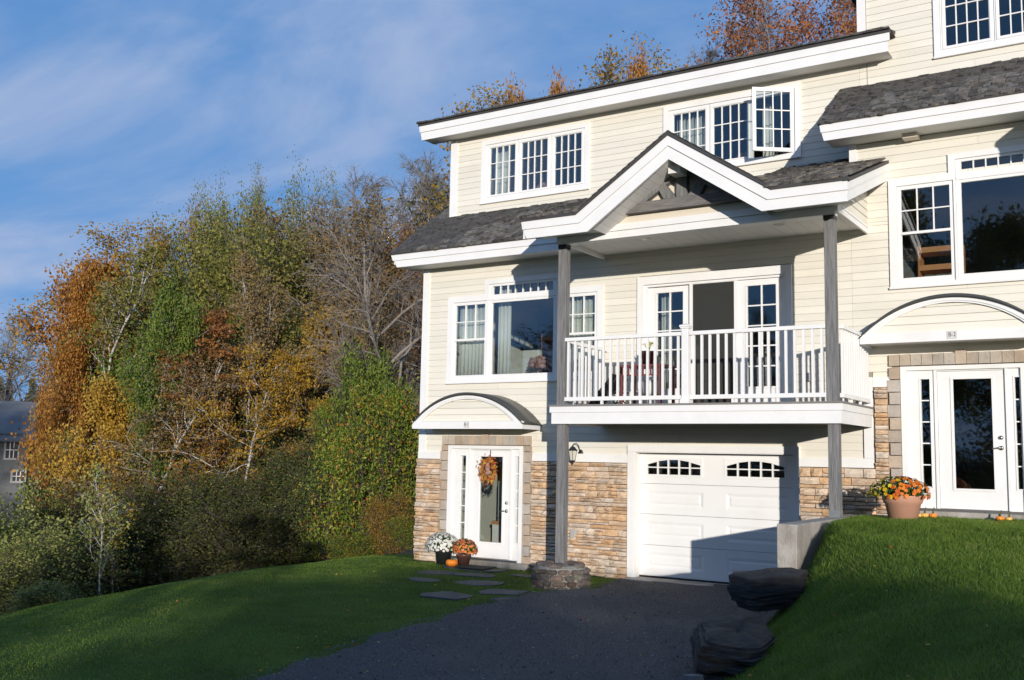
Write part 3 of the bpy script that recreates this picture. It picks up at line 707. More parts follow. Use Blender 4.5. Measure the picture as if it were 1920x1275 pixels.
# opened casement hinged at right
cw_ = 0.74
def local(name, mb, material, par):
    me = mesh_of(name, mb, material); o = bpy.data.objects.new(name, me); COL.objects.link(o); o.parent = par; return o
cs = local('open_sash', MB().plate(-cw_, 0, 7.39, 8.535, [(-cw_+0.065, -0.065, 7.455, 8.47)], -0.02, 0.02), M_trim, w2)
Rz = Matrix.Rotation(rad(36), 4, 'Z'); base_ = Vector((-5.385, D-0.03, 0))-worg(w2)
cs.location = base_; cs.rotation_euler = (0, 0, rad(36))
gb = MB(); ga, gc, gd0, gd1 = -cw_+0.065, -0.065, 7.455, 8.47
for i in (1, 2, 3): x = ga+(gc-ga)*i/4; gb.box(x-0.009, x+0.009, -0.012, 0.008, gd0, gd1)
for j in (1, 2):
    z = gd0+(gd1-gd0)*j/3
    for i in range(4): gb.box(ga+(gc-ga)*i/4+(0.009 if i else 0), ga+(gc-ga)*(i+1)/4-(0.009 if i < 3 else 0), -0.010, 0.007, z-0.009, z+0.009)
g_ = local('glazing_bar', gb, M_trim, w2); g_.location = base_; g_.rotation_euler = (0, 0, rad(36))
for i in range(4):
    for j in range(3):
        p = bpy.data.objects.new('pane', PANE); COL.objects.link(p); p.parent = w2
        p.location = base_ + (Rz @ Vector((ga+(gc-ga)*i/4, 0.010, gd0+(gd1-gd0)*j/3))); p.rotation_euler = (0, 0, rad(36)); p.scale = ((gc-ga)/4, 1, (gd1-gd0)/3)
obj('stay_arm', MB().tube([(-5.75, D, 7.37), (-5.62, D-0.22, 7.385)], 0.008, 5).tube([(-5.95, D, 7.37), (-5.80, D-0.27, 7.385)], 0.006, 5), M_black, w2)
# upper roof
ur = bpy.data.objects.new('upper_roof', None); COL.objects.link(ur); ur.parent = H1
YT = 0.45
fascia_run(ur, -13.43, -3.66, -13.36, -3.69, YT, 9.055, 8.915, 8.74)
obj('soffit', MB().box(-13.35, -3.70, YT+0.03, D-0.001, 8.76, 8.775), M_soff, ur)
roof_slab(ur, -13.45, -4.26, YT-0.04, 9.10, 0.30, 5.4); roof_slab(ur, -4.26, -3.65, YT-0.04, 9.10, 0.30, D-0.002)
obj('rake_board', MB().prismx([(YT+0.031, 8.75), (5.4, 8.75+1.45), (5.4, 9.02+1.45), (YT+0.031, 9.04)], -13.40, -13.36), M_trim, ur)
mb = MB(); x = -13.46
while x < -3.66:
    w = random.uniform(0.12, 0.2); mb.box(x, min(x+w-0.006, -3.65), YT-0.075-random.uniform(0, 0.02), YT+0.3 if x < -4.3 else YT+0.38, 9.103, 9.125+random.uniform(0, 0.02)); x += w
o = obj('shingle_courses', mb, M_shing, ur); o['kind'] = 'stuff'
shingles(ur, -13.46, -4.3, YT+0.1, 9.13, 0.30, 5.3, 0, expo=0.24)

# porch roof with gable
pr = bpy.data.objects.new('porch_roof', None); COL.objects.link(pr); pr.parent = H1
YF = -2.38
top = [(-8.952, 5.87), (-7.925, 5.87), (-6.32, 6.935), (-4.71, 5.87), (-3.642, 5.87)]
grv = [(-8.93, 5.74), (-7.855, 5.74), (-6.32, 6.775), (-4.775, 5.74), (-3.637, 5.74)]
bot = [(-8.855, 5.585), (-7.725, 5.585), (-6.32, 6.565), (-4.865, 5.585), (-3.665, 5.585)]
def strip(a, c, y0, y1, name, material, par):
    for i in range(4):
        obj(name, MB().prism([c[i], c[i+1], a[i+1], a[i]], y0, y1), material, par)
strip(top, grv, YF-0.032, YF, 'fascia', M_trim, pr)
lo = [(x, z-0.003) for x, z in grv]
strip(lo, bot, YF-0.010, YF+0.028, 'fascia', M_trim, pr)
# drip edge following the profile
tp = [(-8.975, 5.873), (-7.925, 5.873), (-6.32, 6.938), (-4.71, 5.873), (-3.62, 5.873)]
th = [(x, z+(0.045 if i in (0, 4) else 0.052)) for i, (x, z) in enumerate(tp)]
strip(th, tp, YF-0.055, YF+0.03, 'roof_edge', M_drip, pr)
PS = 0.362
# side return fascia (right), follows the roof slope
ret = [(YF, 5.87), (-0.001, 5.87+PS*2.38), (-0.001, 5.74+PS*2.38), (YF, 5.74)]
obj('fascia', MB().prismx(ret[::-1], -3.668, -3.64), M_trim, pr)
obj('fascia', MB().prismx([(YF, 5.737), (-0.001, 5.737+PS*2.38), (-0.001, 5.585+PS*2.38), (YF, 5.585)][::-1], -3.688, -3.655), M_trim, pr)
obj('roof_edge', MB().prismx([(YF-0.05, 5.915-0.02), (-0.001, 5.915-0.02+PS*2.43), (-0.001, 5.87+PS*2.38), (YF-0.05, 5.865)][::-1], -3.70, -3.615), M_drip, pr)
obj('fascia', MB().prismx([(YF, 5.87), (0.7, 5.87+PS*3.08), (0.7, 5.585+PS*3.08), (YF, 5.585)][::-1], -8.93, -8.90), M_trim, pr)
roof_slab(pr, -8.95, -7.93, YF, 5.90, PS, D-0.001, 0.04); roof_slab(pr, -4.70, -4.26, YF, 5.90, PS, D-0.001, 0.04); roof_slab(pr, -4.26, -3.63, YF, 5.90, PS, -0.001, 0.04)
roof_slab(pr, -7.93, -4.70, -1.74, 5.90+PS*0.64, PS, D-0.001, 0.04)
# gable planes
gs = (6.935-5.87)/(7.925-6.32)
Yv = lambda z: YF + (z-5.90)/PS
vL, vR, ap = (-7.925, YF, 5.915), (-4.71, YF, 5.915), (-6.32, YF, 6.98)
yb = min(Yv(6.98), D-0.002)
mb = MB(); mb.add([vL, ap, (-6.32, yb, 6.98), (vL[0]+0.0, YF, 5.86), (-6.32, YF, 6.93), (-6.32, yb, 6.90)], [(0, 1, 2), (3, 5, 4), (0, 3, 4, 1), (1, 4, 5, 2), (2, 5, 3, 0)])
mb.add([vR, ap, (-6.32, yb, 6.98), (vR[0], YF, 5.86), (-6.32, YF, 6.93), (-6.32, yb, 6.90)], [(0, 2, 1), (3, 4, 5), (0, 1, 4, 3), (1, 2, 5, 4), (2, 0, 3, 5)])
obj('gable_deck', mb, M_drip, pr)
def gab_keep(x, y): # outside the gable footprint
    zg = 6.93 - gs*abs(x+6.32); zs = 5.90 + PS*(y-YF); return zs > zg or abs(x+6.32) > 1.6
shingles(pr, -8.97, -3.63, YF-0.03, 5.915, PS, D-0.005, 230, keep=lambda x, y: gab_keep(x, y) and (x < -4.27 or y < -0.1) and (x < -7.6 or x > -5.6))
# gable shingles: courses running along the rake
def gable_side(sgn):
    L_ = math.hypot(1, gs); n = int(1.605*L_/0.125); pcs = 0; stuff = MB()
    for k in range(n+1):
        d = k*0.125; xo = 1.605 - d/L_; 
        if xo < 0.10: continue
        z = 5.925 + gs*(1.605-xo) ; yend = min(Yv(z), D-0.05); y = YF-0.06
        while y < yend-0.02:
            w = random.uniform(0.12, 0.2); w = min(w, yend-y)
            me_ = random.choice(SHING); q = []
            ang = math.atan(gs)
            for v in me_.vertices:
                u, s__, h = v.co.x*w, v.co.y*0.2, v.co.z*0.016+0.006
                q.append((-6.32 + sgn*(xo - s__*math.cos(ang) + h*math.sin(ang)), y+u, z + s__*math.sin(ang) + h*math.cos(ang)))
            stuff.add(q, [tuple(f.vertices) if sgn < 0 else tuple(reversed(f.vertices)) for f in me_.polygons]); y += w
    o = obj('shingle_courses', stuff, M_shing, pr); o['kind'] = 'stuff'
gable_side(1); gable_side(-1)
# ceiling and beam
BF = -1.78
obj('beam', MB().box(-8.64, -3.99, BF, BF+0.03, 5.575, 5.69).box(-8.64, -3.99, BF-0.022, BF+0.03, 5.694, 5.80).box(-8.62, -4.01, BF+0.032, BF+0.20, 5.575, 5.74), M_trim, pr)
for k in range(22):
    xa = -8.62 + k*0.2127
    obj('soffit_board', MB().box(xa, xa+0.2127-0.006, BF+0.205, -0.003, 5.705, 5.72), M_soff, pr)
obj('frieze_board', MB().box(-3.985, -3.955, BF+0.03, -0.003, 5.62, 5.755), M_trim, pr); obj('frieze_board', MB().box(-8.66, -8.63, BF+0.2, -0.003, 5.62, 5.755), M_trim, pr)
obj('ceiling_light', MB().lathe([(0.0, 5.699), (0.05, 5.695), (0.075, 5.690), (0.095, 5.694), (0.095, 5.702)], -5.07, -1.0), M_metal, pr, True)
obj('ceiling_light', MB().lathe([(0.0, 5.699), (0.05, 5.695), (0.075, 5.690), (0.095, 5.694), (0.095, 5.702)], -7.38, -1.0), M_metal, pr, True)
# side gable infill (right), boards clipped by the roof slope
z = 5.757
while z < 6.55:
    ya = max(YF+0.10, YF + (z+0.02 - 5.84)/PS)
    if ya < -0.02:
        obj('clapboard', MB().prism([(-3.972, z), (-3.955, z), (-3.964, z+EXP-0.006), (-3.972, z+EXP-0.006)], ya, -0.004), M_clap, pr)
    z += EXP
obj('sheathing', MB().prismx([(YF+0.2, 5.76), (-0.004, 5.76), (-0.004, 6.66), (YF+0.2, 5.86)][::-1], -3.995, -3.973).prismx([(YF+0.2, 5.76), (-0.004, 5.76), (-0.004, 6.66), (YF+0.2, 5.86)][::-1], -8.66, -8.62), M_back, pr)
# underside between fascia and beam
obj('eave_soffit', MB().box(-8.86, -7.78, YF+0.03, BF-0.023, 5.69, 5.70), M_soff, pr); obj('eave_soffit', MB().box(-4.86, -3.70, YF+0.03, BF-0.023, 5.69, 5.70), M_soff, pr)
# gable field and raked soffit boards
obj('gable_panel', MB().prism([(-7.95, 5.801), (-4.69, 5.801), (-6.32, 6.88)], BF, BF+0.02), M_panel, pr)
ang = math.atan(gs)
for sgn in (-1, 1):
    for k in range(13):
        a, c = 0.02+k*0.150, 0.02+k*0.150+0.140
        if a > 1.66: break
        q = []
        for d_, zz in ((a, 0.0), (c, 0.0)):
            x = -6.32 + sgn*d_*math.cos(ang)*1.0; z = 6.572 - d_*math.sin(ang)
            q += [(x, YF+0.03, z), (x, BF-0.001, z), (x, YF+0.03, z+0.015), (x, BF-0.001, z+0.015)]
        obj('soffit_board', MB().add(q, [(0, 1, 5, 4), (2, 6, 7, 3), (0, 4, 6, 2), (1, 3, 7, 5), (0, 2, 3, 1), (4, 5, 7, 6)]), M_soff, pr)
obj('ridge_block', MB().box(-6.42, -6.22, YF+0.20, BF-0.13, 6.40, 6.60), M_soff, pr)
# timber truss
tr = bpy.data.objects.new('gable_truss', None); COL.objects.link(tr); tr.parent = H1
TY0, TY1 = BF-0.12, BF-0.003
obj('bottom_chord', MB().prism([(-7.40, 5.925), (-5.24, 5.925), (-5.50, 6.088), (-7.14, 6.088)], TY0, TY1), M_woodh, tr)
obj('king_post', MB().box(-6.405, -6.235, TY0-0.004, TY1, 6.09, 6.60), M_wood, tr)
for s_ in (-1, 1):
    c = -6.32
    obj('top_chord', MB().prism([(c+s_*0.82, 6.09), (c+s_*0.62, 6.09), (c+s_*0.087, 6.43), (c+s_*0.087, 6.565)][::(1 if s_ < 0 else -1)], TY0+0.004, TY1), M_wood, tr)
    obj('strut', MB().prism([(c+s_*0.30, 6.092), (c+s_*0.10, 6.092), (c+s_*0.29, 6.335), (c+s_*0.40, 6.262)][::(1 if s_ > 0 else -1)], TY0+0.006, TY1), M_wood, tr)

# posts
for (xa, zlo) in ((-8.62, 0.30), (-4.165, 1.245)):
    po = bpy.data.objects.new('post', None); COL.objects.link(po); po.parent = H1
    obj('upper_shaft', MB().box(xa, xa+0.15, -1.75, -1.60, 2.872, 5.51), M_wood, po, bevel=0.006)
    obj('lower_shaft', MB().box(xa+0.01, xa+0.16, -1.74, -1.59, zlo, 2.55), M_wood, po, bevel=0.006)
    obj('post_cap', MB().box(xa-0.003, xa+0.153, -1.753, -1.597, 5.512, 5.573), M_black, po)
    if zlo > 1: obj('base_bracket', MB().box(xa+0.006, xa+0.164, -1.744, -1.586, zlo, zlo+0.10), mat('galvanised_steel', (0.30, 0.31, 0.31), 0.5, metal=0.6, vary=0.2, nscale=9), po)
# deck
dk = bpy.data.objects.new('balcony_deck', None); COL.objects.link(dk); dk.parent = H1
obj('fascia', MB().box(-8.72, -3.93, -1.80, -1.77, 2.745, 2.842).box(-3.958, -3.928, -1.768, -0.055, 2.745, 2.842), M_trim, dk)
obj('fascia', MB().box(-8.69, -3.945, -1.785, -1.755, 2.56, 2.742).box(-3.974, -3.944, -1.753, -0.055, 2.56, 2.742).box(-8.70, -8.67, -1.753, -0.055, 2.56, 2.842), M_trim, dk)
for k in range(13):
    ya = -1.815+k*0.139
    obj('deck_board', MB().box(-8.73, -3.915, ya, ya+0.133, 2.846, 2.872), M_deck, dk)
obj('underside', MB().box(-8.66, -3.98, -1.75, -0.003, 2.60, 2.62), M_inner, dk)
# railings
BAL = mesh_of('baluster', MB().box(-0.0175, 0.0175, -0.0175, 0.0175, 0, 1), M_trim)
def railing(p0, p1, first, n, step):
    rl = bpy.data.objects.new('railing', None); COL.objects.link(rl); rl.parent = H1
    a, c = Vector(p0), Vector(p1); d = (c-a).normalized(); nn = Vector((-d.y, d.x, 0))
    def bar(z0, z1, w):
        q = []
        for p in (a, c):
            for s_ in (-1, 1):
                for z in (z0, z1): q.append((p.x+nn.x*w*s_, p.y+nn.y*w*s_, z))
        return MB().add(q, [(0, 2, 3, 1), (4, 5, 7, 6), (0, 1, 5, 4), (2, 6, 7, 3), (1, 3, 7, 5), (0, 4, 6, 2)])
    obj('top_rail', bar(3.925, 3.985, 0.038), M_trim, rl, bevel=0.006); obj('bottom_rail', bar(2.935, 3.0, 0.028), M_trim, rl, bevel=0.004)
    for k in range(n):
        p = a + d*(first+k*step); piece('baluster', BAL, rl, (p.x, p.y, 2.998), (1, 1, 0.928))
    for t in (0.33, 0.66): 
        p = a + (c-a)*t; piece('support_foot', BAL, rl, (p.x, p.y, 2.873), (1.1, 1.1, 0.063))
railing((-8.47, -1.72, 0), (-6.385, -1.72, 0), 0.055, 16, 0.131)
railing((-6.255, -1.72, 0), (-4.165, -1.72, 0), 0.065, 16, 0.131)
railing((-3.985, -1.60, 0), (-3.985, -0.06, 0), 0.06, 12, 0.128)
railing((-8.60, -1.60, 0), (-8.60, -0.06, 0), 0.06, 12, 0.128)
def newel(x, y):
    nw = bpy.data.objects.new('newel_post', None); COL.objects.link(nw); nw.parent = H1
    obj('shaft', MB().box(x-0.055, x+0.055, y-0.055, y+0.055, 2.873, 4.03), M_trim, nw, bevel=0.004)
    obj('cap', MB().box(x-0.07, x+0.07, y-0.07, y+0.07, 4.032, 4.055).add([(x-0.082, y-0.082, 4.057), (x+0.082, y-0.082, 4.057), (x+0.082, y+0.082, 4.057), (x-0.082, y+0.082, 4.057), (x-0.078, y-0.078, 4.085), (x+0.078, y-0.078, 4.085), (x+0.078, y+0.078, 4.085), (x-0.078, y+0.078, 4.085), (x, y, 4.115)],
        [(0, 3, 2, 1), (0, 1, 5, 4), (1, 2, 6, 5), (2, 3, 7, 6), (3, 0, 4, 7), (4, 5, 8), (5, 6, 8), (6, 7, 8), (7, 4, 8)]), M_trim, nw)
    obj('base_skirt', MB().box(x-0.075, x+0.075, y-0.075, y+0.075, 2.873, 2.93).box(x-0.064, x+0.064, y-0.064, y+0.064, 2.93, 2.955), M_trim, nw)
newel(-6.32, -1.72)

# body of the unit: side, back, floors, rooms
obj('side_wall', MB().box(X0+0.0, X0+0.15, 0.182, 9.0, -4.0, 6.0), M_clap, H1)
obj('rear_wall', MB().box(X0+0.15, -4.25, 8.8, 9.0, -1, 10.2), M_clap, H1)
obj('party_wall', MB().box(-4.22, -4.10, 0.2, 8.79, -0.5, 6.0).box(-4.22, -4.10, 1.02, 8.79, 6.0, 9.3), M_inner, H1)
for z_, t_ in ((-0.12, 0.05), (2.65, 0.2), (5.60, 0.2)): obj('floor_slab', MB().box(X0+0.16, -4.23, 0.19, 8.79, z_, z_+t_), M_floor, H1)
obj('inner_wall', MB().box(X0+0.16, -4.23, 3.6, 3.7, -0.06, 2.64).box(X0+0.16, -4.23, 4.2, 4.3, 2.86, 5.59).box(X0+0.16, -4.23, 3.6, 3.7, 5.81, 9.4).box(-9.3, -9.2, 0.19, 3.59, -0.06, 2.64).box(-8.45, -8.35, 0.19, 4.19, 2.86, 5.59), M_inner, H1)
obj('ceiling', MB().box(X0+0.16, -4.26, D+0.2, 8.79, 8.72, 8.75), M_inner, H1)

# ---- unit two, the same pattern one storey step up
T = (8.55, 1.28)
H2 = thing('townhouse', 'cream clapboard townhouse standing higher, with large picture window and plate B-2', 'townhouse', (0.0, 0, 1.2), 'joined cream townhouses')
X2a, X2b = -3.93, 4.3
sh = lambda h: (h[0]+T[0], h[1]+T[0], h[2]+T[1], h[3]+T[1])
wall2 = bpy.data.objects.new('front_wall', None); COL.objects.link(wall2); wall2.parent = H2
obj('sheathing', MB().plate(X2a, X2b, 0.3, 7.1, [sh(ENT), sh(PWL), sh(PWC)], 0.002, 0.18).box(-4.21, X2a-0.012, 0.002, 0.18, 5.785, 7.1), M_back, wall2)
h2 = [sh((-12.225, -10.155, -1, 2.40)), sh((-12.18, -8.67, 3.42, 5.16)), sh((-11.295, -9.56, 5.1, 5.45))]
siding(wall2, -3.93, 1.6, 3.34, 3.42, 0, h2, 2.08+EXP*3)
siding(wall2, -4.22, 1.6, 3.42, 5.80, 0, h2, 2.08+EXP*3)
siding(wall2, -4.11, 1.6, 5.80, 7.10, 0, h2, 2.08+EXP*3)
obj('wall_plane', MB().box(1.61, X2b, -0.015, 0.0, 3.3, 7.1), M_clap, wall2)
obj('corner_board', MB().box(-4.225, -4.11, -0.034, 0.0, 6.79, 7.10).box(-4.227, -4.213, 0.001, D, 6.8, 7.12), M_trim, wall2)
obj('belt_board', MB().box(-3.929, -3.672, -0.05, 0.0, 3.185, 3.338), M_trim, wall2)
obj('belt_board', MB().box(-10.14+T[0], 1.6, -0.05, 0.0, 3.19, 3.34), M_trim, wall2)
sv2 = bpy.data.objects.new('stone_veneer', None); COL.objects.link(sv2); sv2.parent = H2
obj('mortar_bed', MB().box(-3.92, -3.69, -0.02, 0, 0.6, 3.183).box(-1.59, X2b, -0.02, 0, 0.6, 3.183), M_mortar, sv2)
ledgestone(sv2, -3.90, -3.705, 1.0, 3.18, -0.018); ledgestone(sv2, -1.57, 0.3, 1.0, 3.18, -0.018)
entry(H2, T, 1.17, 'B-2')
picture_window(H2, T)
r2 = bpy.data.objects.new('lower_roof', None); COL.objects.link(r2); r2.parent = H2
ZE2 = 7.355
roof_slab(r2, -4.57, X2b, YE, ZE2, SL, 0.90)
fascia_run(r2, -4.555, X2b, -4.49, X2b, YE, ZE2-0.012, 7.22, 7.085)
obj('soffit', MB().box(-4.48, X2b, YE+0.03, -0.001, 7.10, 7.115), M_soff, r2)
obj('rake_board', MB().prismx([(YE+0.032, ZE2-0.22), (D-0.002, ZE2-0.22+SL*1.32), (D-0.002, ZE2-0.06+SL*1.35), (YE+0.032, ZE2-0.04)][::-1], -4.53, -4.50), M_trim, r2)
obj('roof_edge', MB().box(-4.58, X2b, YE-0.05, YE+0.05, ZE2-0.01, ZE2+0.014), M_drip, r2)
shingles(r2, -4.575, 1.0, YE-0.03, ZE2, SL, 0.88, 300)
dw2 = bpy.data.objects.new('dormer_wall', None); COL.objects.link(dw2); dw2.parent = H2
W3 = (-3.045, -0.50, 8.605, 9.97)
obj('sheathing', MB().plate(-4.245, X2b, 7.9, 10.6, [inner(W3)], D+0.002, D+0.16), M_back, dw2)
obj('side_wall', MB().box(-4.27, -4.25, D+0.165, 8.9, 8.0, 10.6), M_clap, dw2)
siding(dw2, -4.12, 1.6, 8.25, 10.5, D, [W3], 7.03+EXP*10)
siding(dw2, -4.25, -4.13, 8.33, 9.10, D, [], 7.03+EXP*10)
obj('corner_board', MB().box(-4.272, -4.13, D-0.03, D, 9.14, 10.5), M_trim, dw2)
window(dw2, *W3, D, [(-2.865, -2.215), (-2.065, -1.415), (-1.265, -0.68)], 8.79, 9.80)
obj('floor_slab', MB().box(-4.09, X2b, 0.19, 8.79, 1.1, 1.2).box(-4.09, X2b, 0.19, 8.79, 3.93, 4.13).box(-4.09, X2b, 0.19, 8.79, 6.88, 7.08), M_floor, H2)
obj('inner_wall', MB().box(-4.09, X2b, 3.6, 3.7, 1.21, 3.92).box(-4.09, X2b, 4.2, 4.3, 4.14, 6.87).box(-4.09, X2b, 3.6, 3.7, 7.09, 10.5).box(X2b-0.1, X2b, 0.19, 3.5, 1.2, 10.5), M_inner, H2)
obj('upper_roof', MB().box(-4.60, X2b+0.4, 0.45, 8.9, 10.36, 10.5), M_drip, H2)
# second porch roof outline (casts the shadow on the right wall)
pr2 = bpy.data.objects.new('porch_roof', None); COL.objects.link(pr2); pr2.parent = H2
sx = lambda L_: [(x+T[0], z+T[1]) for x, z in L_]
strip(sx(top), sx(bot), YF-0.02, YF+0.02, 'fascia', M_trim, pr2)
roof_slab(pr2, -8.95+T[0], X2b, YF, 5.90+T[1], PS, D-0.001, 0.06)
obj('ceiling', MB().box(-8.66+T[0], X2b, -1.76, -0.003, 5.70+T[1], 5.74+T[1]), M_soff, pr2)
obj('gable_panel', MB().prism([(x+T[0], z+T[1]) for x, z in [(-7.95, 5.80), (-4.69, 5.80), (-6.32, 6.88)]], BF, BF+0.02), M_panel, pr2)

# ------------------------------------------------------------------ things near the house
def at_px(px, py, y):
    """point of the plane Y=y behind a pixel of the 1920 px photograph (used once to place things in the world)"""
    r = CR*((px-960)/FPX) - CU*((py-637.5)/FPX) + fw
    return CAMLOC + r*((y-CAMLOC.y)/r.y)

# retaining wall
tag(obj('retaining_wall', MB().box(-4.20, -3.95, -3.86, -0.6, -0.5, 1.245).box(-3.948, -3.60, -0.95, -0.10, 0.8, 1.235), M_conc, org=(-4.1, -2, 0), bevel=0.012),
    'weathered concrete retaining wall carrying the right porch post beside the driveway', 'wall')

# stone pier under the left post
pier = thing('stone_pier', 'round low pier of brown field stones under the left porch post', 'pier', (-8.53, -1.67, -0.1))
obj('mortar_core', MB().lathe([(0.44, -0.15), (0.43, 0.1), (0.40, 0.24), (0.34, 0.275), (0.0, 0.29)], -8.53, -1.67, 18), M_mort2, pier)
def lumpy(seed, n=6, j=0.22):
    """rounded irregular stone, unit size"""
    r = random.Random(seed); mb = MB(); prof = [(-0.5, 0.35), (-0.3, 0.5), (0.25, 0.5), (0.5, 0.32)]
    vs = []
    for z, rr in prof:
        for k in range(n+2):
            t = 2*math.pi*k/(n+2); q = 1+r.uniform(-j, j)
            c, s_ = math.cos(t), math.sin(t); e = max(abs(c), abs(s_)); vs.append((rr*q*c/e**0.6, rr*q*s_/e**0.6, z*(1+r.uniform(-j, j)*0.5)))
    m_ = n+2; fs = [(i*m_+k, i*m_+(k+1) % m_, (i+1)*m_+(k+1) % m_, (i+1)*m_+k) for i in range(3) for k in range(m_)]
    fs += [tuple(range(m_-1, -1, -1)), tuple(range(3*m_, 4*m_))]
    return mesh_of('stone', mb.add(vs, fs), M_pier)
LUMP = [lumpy(i) for i in range(6)]
z = -0.13; row = 0
while z < 0.22:
    h = random.uniform(0.065, 0.095); r_ = 0.415 - 0.10*max(0, (z-0.05)); a = random.random()
    while a < 2*math.pi + 0.3:
        w = random.uniform(0.13, 0.24); da = w/r_
        o = piece('stone', random.choice(LUMP), pier, (-8.53 + r_*math.cos(a+da/2), -1.67 + r_*math.sin(a+da/2), z+h/2), (w*0.98, 0.14, h*1.0), (0, 0, a+da/2+math.pi/2)); a += da + 0.03
    z += h+0.008
for k in range(9):
    a = k*0.72; r_ = 0.28 if k < 8 else 0.0
    piece('stone', random.choice(LUMP), pier, (-8.53+r_*math.cos(a), -1.67+r_*math.sin(a), 0.275), (random.uniform(0.2, 0.28), random.uniform(0.16, 0.22), 0.07), (0, 0, random.random()*3))

# boulders: layered slate
def boulder(name, label, cen, size, rotz, seed, tilt=(0, 0), group=None, material=None):
    """layered slab: stacked ledges of an angular outline, each ledge stepped in or out"""
    n = 26; vs = []; r = random.Random(seed); k_ = r.randint(6, 8)
    cor = sorted(r.uniform(0, 1)*0.6/k_ + i/k_ for i in range(k_)); crad = [r.uniform(0.40, 0.56) for _ in cor]
    P = [Vector((math.cos(2*math.pi*c)*q, math.sin(2*math.pi*c)*q)) for c, q in zip(cor, crad)]
    ring = []
    for i in range(n):
        t = i/n*k_; j = int(t) % k_; f = t-int(t); ring.append(P[j].lerp(P[(j+1) % k_], f))
    nl = max(5, int(size[2]/0.035)); zs_l = [0.0]
    for i in range(nl): zs_l.append(zs_l[-1]+r.uniform(0.4, 1.6))
    zs_l = [z/zs_l[-1] for z in zs_l]; rows = []
    for i in range(nl):
        t = (zs_l[i]+zs_l[i+1])/2; sc = (0.66+0.36*math.sin(math.pi*min(1, 0.12+0.66*t)))*(1+r.choice([-0.035, -0.015, 0.0, 0.01, 0.02])); jr = [r.uniform(-0.022, 0.022) for _ in ring]; dx_, dy_ = r.uniform(-0.012, 0.012), r.uniform(-0.012, 0.012)
        for z in (zs_l[i], zs_l[i+1]):
            rows.append([(p.x*(sc+jr[q_i])+dx_+0.045*noise.noise(Vector((p.x*7, p.y*7, i*0.9+seed))), p.y*(sc+jr[q_i])+dy_+0.045*noise.noise(Vector((p.y*7, p.x*7, i*0.9+seed+9))), z-0.5+0.10*noise.noise(Vector((p.x*2.2, p.y*2.2, seed)))) for q_i, p in enumerate(ring)])
    top_c = rows[-1]; rows += [[(x*q_, y*q_, z+h_+0.06*noise.noise(Vector((x*5, y*5, seed+q_)))) for x, y, z in top_c] for q_, h_ in ((0.9, 0.03), (0.7, 0.05), (0.4, 0.06))]; rows.append([(x*0.1, y*0.1, z) for x, y, z in top_c])
    for row in rows: vs += [(x*size[0], y*size[1], z*size[2]) for x, y, z in row]
    m_ = len(rows); fs = [(i*n+k, i*n+(k+1) % n, (i+1)*n+(k+1) % n, (i+1)*n+k) for i in range(m_-1) for k in range(n)]
    fs += [tuple(range(n-1, -1, -1)), tuple(range((m_-1)*n, m_*n))]
    me = mesh_of(name, MB().add(vs, fs), material or M_slate, False); o = bpy.data.objects.new(name, me); COL.objects.link(o)
    o.location = cen; o.rotation_euler = (rad(tilt[0]), rad(tilt[1]), rad(rotz)); return tag(o, label, 'rock', group)
boulder('boulder', 'flat layered dark slate boulder resting against the end of the concrete wall', (-4.16, -4.32, 0.50), (1.05, 0.80, 0.38), 15, 3, (5, -4))
boulder('boulder', 'long low dark slate boulder half buried in the bank beside the driveway', (-3.86, -6.25, 0.08), (0.85, 2.0, 0.46), 10, 8, (5, 10))
boulder('boulder', 'small grey slate slab just above the long boulder on the bank', (-4.30, -5.35, 0.10), (0.40, 0.5, 0.25), 40, 12, (0, 8))
boulder('stone', 'small pale stone lying at the foot of the long dark boulder', (-3.80, -7.40, 0.02), (0.20, 0.11, 0.07), 30, 5, (0, 0), material=mat('pale_pebble', (0.14, 0.145, 0.15), 0.8, vary=0.2, nscale=9))

# flagstone path
path = bpy.data.objects.new('flagstone_path', None); COL.objects.link(path); path['kind'] = 'structure'
def flag(cx, cy, w, l, rot, seed, par=path, dz=0.0):
    r = random.Random(seed); n = 9; pts = []
    for k in range(n):
        a = 2*math.pi*k/n; q = 1 + r.uniform(-0.16, 0.16); c, s_ = math.cos(a), math.sin(a); e = max(abs(c), abs(s_))**0.5
        x, y = w*0.42*q*c/e, l*0.42*q*s_/e; pts.append((cx + x*math.cos(rot)-y*math.sin(rot), cy + x*math.sin(rot)+y*math.cos(rot)))
    mb = MB(); v = [(x, y, gz(x, y)-0.04) for x, y in pts] + [(x, y, gz(x, y)+0.016+dz) for x, y in pts]
    mb.add(v, [tuple(range(n-1, -1, -1)), tuple(range(n, 2*n))] + [(i, (i+1) % n, (i+1) % n+n, i+n) for i in range(n)])
    o = obj('flagstone', mb, M_flag, par); return o
for i, (x, y, w, l, r_) in enumerate([(-10.95, -0.72, 1.7, 0.55, 0.05), (-10.4, -1.45, 1.05, 0.5, 0.1), (-11.1, -1.62, 0.75, 0.6, 0.5), (-9.75, -2.3, 0.95, 0.75, 0.2), (-10.65, -2.55, 0.85, 0.5, -0.2),
      (-8.85, -2.95, 0.9, 0.7, 0.3), (-9.3, -3.75, 1.0, 0.75, -0.1), (-8.35, -3.55, 0.5, 0.5, 0.8), (-9.6, -1.0, 0.8, 0.4, 0)]): flag(x, y, w, l, r_, i+3)
path2 = bpy.data.objects.new('flagstone_walk', None); COL.objects.link(path2); path2['kind'] = 'structure'
